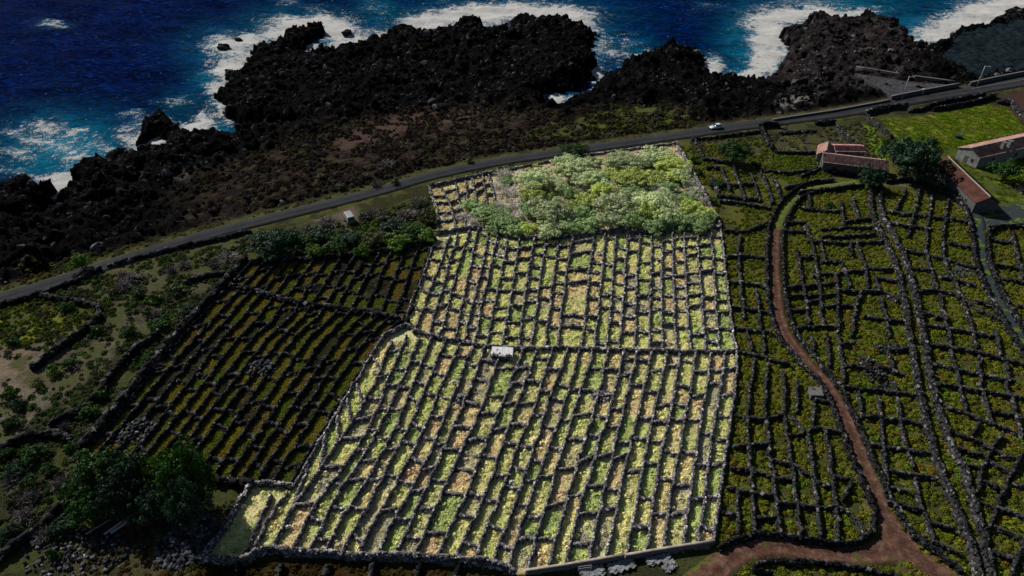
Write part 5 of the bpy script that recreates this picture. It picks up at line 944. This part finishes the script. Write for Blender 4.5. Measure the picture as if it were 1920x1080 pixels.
c = at(1527, 742); k_ = empty('water_tank', (c[0], c[1], -.05), math.radians(-4), label='small square concrete water tank left of the dirt road', category='tank')
obj('tank_body', MB().box(0, 0, .55, 2.0, 1.9, 1.1).mesh('body', M['concrete']), k_); obj('tank_lid', MB().box(0, 0, 1.14, 2.15, 2.05, .1).mesh('lid', M['concrete']), k_); obj('hatch', MB().box(-.3, .55, 1.22, .6, .5, .08).mesh('hatch', M['concrete_dark']), k_)

# ------------------------------------------------------------------ sea walls, kerbs
def solid_wall(px, width, h, mat, label, name='sea_wall', z=0, cap=None, world=None):
    P = resample(W(px) if world is None else world, 3.0); o0 = P[0].copy(); P = P - o0; tg = np.gradient(P[:, :2], axis=0); tg /= np.linalg.norm(tg, axis=1, keepdims=True); nn = np.c_[-tg[:, 1], tg[:, 0]]; n = len(P)
    def prism(w_, z0, z1):
        V = np.stack([np.c_[P[:, :2] - nn * w_ / 2, np.full(n, z0)], np.c_[P[:, :2] - nn * w_ / 2, np.full(n, z1)], np.c_[P[:, :2] + nn * w_ / 2, np.full(n, z1)], np.c_[P[:, :2] + nn * w_ / 2, np.full(n, z0)]], 1).reshape(-1, 3)
        Fc = [(i * 4 + a_, (i + 1) * 4 + a_, (i + 1) * 4 + (a_ + 1) % 4, i * 4 + (a_ + 1) % 4) for i in range(n - 1) for a_ in range(4)] + [(0, 1, 2, 3), (4 * n - 1, 4 * n - 2, 4 * n - 3, 4 * n - 4)]; return V, np.array(Fc[:-2]), np.array(Fc[-2:])
    V, f1, f2 = prism(width, -1.2, h); o = obj(name, mesh_np(name, V, [f1, f2], M[mat]), None, (o0[0], o0[1], z), label=label, category='wall')
    if cap: V, f1, f2 = prism(width + .14, h + .003, h + .12); obj('coping', mesh_np('coping', V, [f1, f2], M[cap]), o)
    return o
solid_wall([(1670, 187), (1710, 179), (1757, 170), (1796, 163)], .6, 1.3, 'concrete_dark', 'high concrete sea wall between the cobbled ramp and the road', cap='concrete')
solid_wall([(1448, 227), (1500, 219), (1560, 210), (1620, 199), (1668, 190)], .5, .55, 'concrete_dark', 'low roadside parapet along the lava, left of the high wall', 'parapet', cap='concrete')
solid_wall([(1818, 161), (1860, 152), (1910, 142), (1990, 128)], .6, 1.3, 'concrete_dark', 'high concrete sea wall at the right edge', cap='concrete')
solid_wall([(1822, 167), (1870, 158), (1930, 148), (1990, 138)], .3, .15, 'concrete', 'pale kerb below the right-hand sea wall', 'kerb')
solid_wall([(1604, 129), (1640, 135), (1700, 145), (1790, 157)], .7, .9, 'concrete_dark', 'long dark retaining wall on the seaward side of the cobbled ramp', 'retaining_wall', cap='concrete')
solid_wall([(985, 1077), (1050, 1068), (1107, 1058), (1170, 1048)], .22, 1.0, 'concrete', 'grey concrete boundary wall at the bottom edge, near the tarps', 'concrete_wall', cap='ridge')
solid_wall([(1172, 1048), (1220, 1040), (1273, 1031), (1338, 1022)], .22, 1.0, 'concrete', 'grey concrete boundary wall continuing right to the plot corner', 'concrete_wall', cap='ridge')
def lamp(px, py, h, label, rz):
    c = at(px, py); t_ = empty('street_lamp', (c[0], c[1], 0), rz, label=label, category='street lamp'); obj('base', MB().box(0, 0, .15, .5, .5, .3, 0, .7).mesh('base', M['white_paint']), t_)
    obj('pole', MB().tube([(0, 0, 0), (0, 0, h * .6), (0, 0, h)], [.13, .11, .09], 8).mesh('pole', M['white_paint'], True), t_); o = obj('arm', MB().tube([(0, 0, h - .5), (.5, 0, h - .15), (1.2, 0, h - .1)], .06, 6).mesh('arm', M['white_paint']), t_)
    obj('lamp_head', MB().box(1.45, 0, h - .1, .8, .3, .16, 0, .8).mesh('head', M['white_paint']), t_); return t_
lamp(1691, 184, 7.6, 'tall white street lamp at the sea wall by the cobbled ramp', -.4); lamp(1832, 161, 7.2, 'tall white street lamp at the right, at the start of the second wall', -.4)
c = at(1729, 176); t_ = empty('marker_post', (c[0], c[1], 0), 0, label='short white post with hood against the sea wall', category='post'); obj('post', MB().box(0, 0, .8, .35, .35, 1.6, 0, .8).mesh('post', M['white_paint']), t_); obj('cap', MB().box(0, 0, 1.68, .75, .6, .14).mesh('cap', M['white_paint']), t_)

# ------------------------------------------------------------------ vehicles
def loft(secs):
    V = []; k = len(secs[0]); Fs_ = []
    for s_ in secs: V += s_
    for i in range(len(secs) - 1):
        for j in range(k): j2 = (j + 1) % k; Fs_.append((i * k + j, i * k + j2, (i + 1) * k + j2, (i + 1) * k + j))
    Fs_ += [tuple(range(k - 1, -1, -1)), tuple((len(secs) - 1) * k + j for j in range(k))]; return V, Fs_
def sec(x, w_, z0, z1, tp=.85, r=.12): return [(x, -w_ * .92, z0), (x, -w_, z0 + r), (x, -w_, z0 + (z1 - z0) * .6), (x, -w_ * tp, z1 - .03), (x, -w_ * tp * .8, z1), (x, w_ * tp * .8, z1), (x, w_ * tp, z1 - .03), (x, w_, z0 + (z1 - z0) * .6), (x, w_, z0 + r), (x, w_ * .92, z0)]
def wheel(t_, x, y, r=.32):
    o = obj('wheel', MB().tube([(x, y - .1, r), (x, y + .1, r)], r, 16).mesh('wheel', M['tyre']), t_); obj('rim', MB().tube([(x, y - .115, r), (x, y + .115, r)], r * .6, 12).mesh('rim', M['rim']), o)
def car(px, py, rz, label):
    c = at(px, py); t_ = empty('car', (c[0], c[1], .07), rz, label=label, category='car')
    V, Fs_ = loft([sec(-2.1, .72, .35, .62), sec(-2.0, .82, .28, .82), sec(-1.3, .86, .25, .93), sec(-.9, .86, .25, .95), sec(.7, .86, .25, .92), sec(1.5, .84, .25, .80), sec(2.0, .78, .28, .66), sec(2.12, .66, .36, .52)]); obj('body', MB().add(V, Fs_).mesh('body', M['car_paint'], True), t_)
    V, Fs_ = loft([sec(-1.75, .70, .86, .93, .9), sec(-1.15, .76, .88, 1.36, .84), sec(.15, .76, .88, 1.40, .84), sec(.95, .72, .86, .95, .9)]); g_ = obj('window_glass', MB().add(V, Fs_).mesh('glass', M['glass'], True), t_)
    obj('car_roof', MB().box(-.5, 0, 1.405, 1.35, 1.2, .05, 0, .95).mesh('roof', M['car_paint']), t_)
    for s_ in (-1, 1):
        obj('headlight', MB().box(2.02, s_ * .58, .6, .16, .3, .14).mesh('light', M['lamp_clear']), t_); obj('tail_light', MB().box(-2.06, s_ * .6, .68, .1, .26, .16).mesh('light', M['lamp_red']), t_); obj('mirror', MB().box(.7, s_ * .92, .98, .14, .16, .12).mesh('mirror', M['car_paint']), t_)
        obj('door_pillar', MB().box(-.4, s_ * .73, 1.12, .1, .06, .5).mesh('pillar', M['car_paint']), t_)
        for x_ in (-1.3, 1.32): wheel(t_, x_, s_ * .78)
    obj('bumper', MB().box(2.1, 0, .38, .12, 1.3, .16).mesh('bumper', M['tyre']), t_); return t_
d_ = at(1280, 253) - at(1400, 235); car(1342, 241, math.atan2(d_[1], d_[0]), 'pale blue-white hatchback driving on the coast road')
c = at(655, 413); t_ = empty('van', (c[0], c[1], 0), math.radians(118), label='old white box van parked off the road behind the hedge', category='van')
V, Fs_ = loft([sec(-2.3, .88, .4, 1.95, .92), sec(-2.2, .92, .35, 2.1, .92), sec(1.0, .92, .35, 2.1, .92), sec(1.6, .9, .35, 1.5, .8), sec(2.2, .86, .35, 1.1, .9), sec(2.35, .75, .4, .9, .9)]); obj('body', MB().add(V, Fs_).mesh('body', M['van_paint']), t_)
obj('windscreen', MB().add([(1.08, -.72, 2.0), (1.66, -.78, 1.5), (1.66, .78, 1.5), (1.08, .72, 2.0)], [(0, 1, 2, 3)]).mesh('w', M['glass']), t_, (.03, 0, .03)); obj('rear_window', MB().box(-2.31, 0, 1.5, .05, 1.2, .45).mesh('w', M['glass']), t_)
for s_ in (-1, 1):
    obj('headlight', MB().box(2.3, s_ * .6, .75, .08, .22, .2).mesh('l', M['lamp_clear']), t_); obj('tail_light', MB().box(-2.32, s_ * .78, .9, .06, .14, .3).mesh('l', M['lamp_red']), t_); obj('side_window', MB().box(.6, s_ * .9, 1.55, .8, .05, .4).mesh('w', M['glass']), t_)
    for x_ in (-1.5, 1.5): wheel(t_, x_, s_ * .84, .34)

# ------------------------------------------------------------------ small things
def plank(px, py, L, w_, rz, z, mat, label, name='plank', tilt=0):
    c = at(px, py); o = obj(name, MB().box(0, 0, 0, L, w_, .06).mesh(name, M[mat]), None, (c[0], c[1], z), label=label, category=name.split('_')[-1]); o.rotation_euler = (0, tilt, rz); return o
plank(232, 985, 5.2, .3, math.radians(48), .9, 'white_paint', 'wide white board lying at an angle in front of the grove', tilt=-.1); plank(192, 990, 4.2, .12, math.radians(45), .7, 'white_paint', 'thin white pole lying left of the wide board', 'pole')
plank(226, 992, 2.6, .5, math.radians(50), .5, 'tin', 'short grey-white panel beside the wide board', 'panel')
def tarp(px, py, rx, ry, rz, label, mat='tarp'):
    n = 14; V = []
    for j in range(n):
        for i in range(n):
            x_ = (i / (n - 1) - .5) * 2 * rx; y_ = (j / (n - 1) - .5) * 2 * ry; V.append((x_ + .2 * math.sin(j * 1.7), y_ + .2 * math.sin(i * 2.1), .22 + .12 * math.sin(i * .6 + px) * math.cos(j * .5) + .035 * math.sin(i * 1.3 + j * 1.1)))
    V2 = [(a_, b_, c_ - .03) for a_, b_, c_ in V]; m_ = len(V); Fs_ = [(j * n + i, j * n + i + 1, (j + 1) * n + i + 1, (j + 1) * n + i) for j in range(n - 1) for i in range(n - 1)]; Fs_ += [tuple(m_ + k for k in f[::-1]) for f in Fs_]
    c = at(px, py); me = MB().add(V + V2, Fs_).mesh('tarp', M[mat]); o = obj('tarp', me, None, (c[0], c[1], 0), label=label, category='tarp'); o.rotation_euler.z = rz
tarp(1110, 1073, 1.7, .8, .2, 'crumpled grey tarp below the concrete wall, leftmost'); tarp(1165, 1062, 1.9, .8, .3, 'crumpled grey tarp below the middle of the concrete wall'); tarp(1235, 1050, 1.8, .6, .25, 'flat pale tarp below the right part of the concrete wall'); tarp(1255, 1062, 1.0, .6, .7, 'small folded tarp, rightmost below the concrete wall')
c = at(1096, 1071); t_ = empty('gate_frame', (c[0], c[1], 0), .15, label='thin white metal gate frame leaning at the concrete wall', category='gate')
for x_ in (-.9, .9): obj('post', MB().tube([(x_, 0, 0), (x_, 0, 1.3)], .04).mesh('post', M['white_paint']), t_)
for z_ in (.3, .8, 1.3): obj('rail', MB().tube([(-.9, 0, z_), (.9, 0, z_)], .03).mesh('rail', M['white_paint']), t_)
for i, (px, py, s_) in enumerate([(702, 700, .5), (958, 908, .45), (540, 992, .4), (1050, 848, .3), (850, 720, .5), (985, 685, .35)]):
    nm = ['left edge of the lower terrace', 'middle of the lower terrace', 'lower left of the plot', 'right half of the lower terrace', 'cell below the terrace divider', 'cell right of the hut']
    c = at(px, py); b_ = MB().box(0, 0, .3, s_ * 1.6, s_, .4, .5, .6).box(s_ * .9, .2, .2, s_ * .8, s_ * .6, .3, 1.2, .7); obj('white_bag', b_.mesh('bag', M['tin']), None, (c[0], c[1], .3), label='crumpled white sack in the ' + nm[i], category='bag')
# meadow pole with small winch frame, woodpile, pale boulders
c = at(1795, 258); t_ = empty('well_frame', (c[0], c[1], 0), .2, label='wooden well frame with pole standing in the green meadow', category='well'); obj('well_ring', MB().tube([(0, 0, 0), (0, 0, .8)], 1.0, 12).mesh('ring', M['stone_grey']), t_)
obj('post', MB().tube([(1.3, 0, 0), (1.1, 0, 3.4)], .09).mesh('post', M['white_paint']), t_)
obj('brace', MB().tube([(-.9, -.4, .3), (1.1, 0, 3.2)], .06).mesh('brace', M['wood']), t_); obj('crossbar', MB().tube([(-.8, 0, 1.6), (1.2, 0, 1.7)], .06).mesh('bar', M['wood']), t_)
c = at(1874, 330); t_ = empty('wood_table', (c[0], c[1], 0), .4, label='pale wooden work table on the grass by the round bush', category='table'); obj('tabletop', MB().box(0, 0, .85, 1.5, 1.0, .08).mesh('top', M['ridge']), t_)
for x_ in (-.6, .6):
    for y_ in (-.4, .4): obj('leg', MB().box(x_, y_, .4, .1, .1, .8).mesh('leg', M['wood']), t_)
c = at(1892, 350); t_ = empty('wood_pile', (c[0], c[1], 0), .6, label='small pile of reddish planks right of the barn', category='wood pile')
for k in range(6): o = obj('plank', MB().box(0, 0, 0, 1.8, .2, .08).mesh('plank', M['wood']), t_, (random.uniform(-.3, .3), k * .22 - .6, .1 + .1 * (k % 3))); o.rotation_euler.z = random.uniform(-.5, .5)
def boulder(px, py, s_, label, mat='concrete', z=0, base=None):
    import bmesh
    c = at(px, py, z); bm = bmesh.new(); bmesh.ops.create_icosphere(bm, subdivisions=3, radius=1)
    for v in bm.verts:
        p = v.co; q = 1 + .28 * (float(vnoise(np.array([p.x * 1.6 + px]), np.array([p.y * 1.6 + p.z * 2.1]), 2)[0]) - .5) * 2 + .15 * (float(vnoise(np.array([p.x * 4 + px]), np.array([p.y * 4 + p.z * 5]), 3)[0]) - .5); v.co = p * q
    me = bpy.data.meshes.new('boulder'); bm.to_mesh(me); bm.free(); me.materials.append(M[mat]); o = obj('boulder', me, None, (c[0], c[1], (float(hz(c[0], c[1])) if base is None else base) + s_ * .2), label=label, category='rock'); o.scale = (s_, s_ * .8, s_ * .65); return o
boulder(1893, 128, 1.5, 'pale rounded boulder beyond the right-hand sea wall'); boulder(1872, 134, 1.0, 'smaller pale boulder left of the rounded one'); boulder(1880, 133, .7, 'lowest pale boulder beside the right sea wall')
boulder(1882, 194, 2.1, 'large dark boulder at the corner of the green meadow', 'stone'); boulder(1670, 98, 1.2, 'pale slab boulder on the brown lava right of the surf', 'concrete'); boulder(285, 273, .8, 'black boulder in the foam pocket', 'stone')
for (px, py, s_, lb_) in [(421, 93, 3.0, 'black sea rock in the surf left of the tall spit, larger of two'), (447, 76, 1.7, 'smaller black sea rock in the surf beyond the larger one'), (433, 141, 2.6, 'black sea rock awash just left of the big lava shelf'), (447, 146, 1.6, 'small rock touching the left edge of the big lava shelf'),
                        (650, 64, 2.4, 'black sea rock in the foam between the spit and the shelf'), (829, 61, 1.8, 'small reddish sea rock at the outer shelf edge'), (1392, 153, 2.2, 'black sea rock in the foam of the small cove'), (371, 256, 1.6, 'low black rock in the foam right of the left stack'), (185, 1, 1.2, 'tiny far sea rock at the top left')][:8]:
    boulder(px, py, s_, lb_, 'stone', SEA, SEA)
for k in list(bpy.data.objects):
    if 'mid' in k: del k['mid']
print('objects', len(bpy.data.objects), 'tris', sum(len(m_.polygons) * 2 for m_ in bpy.data.meshes))
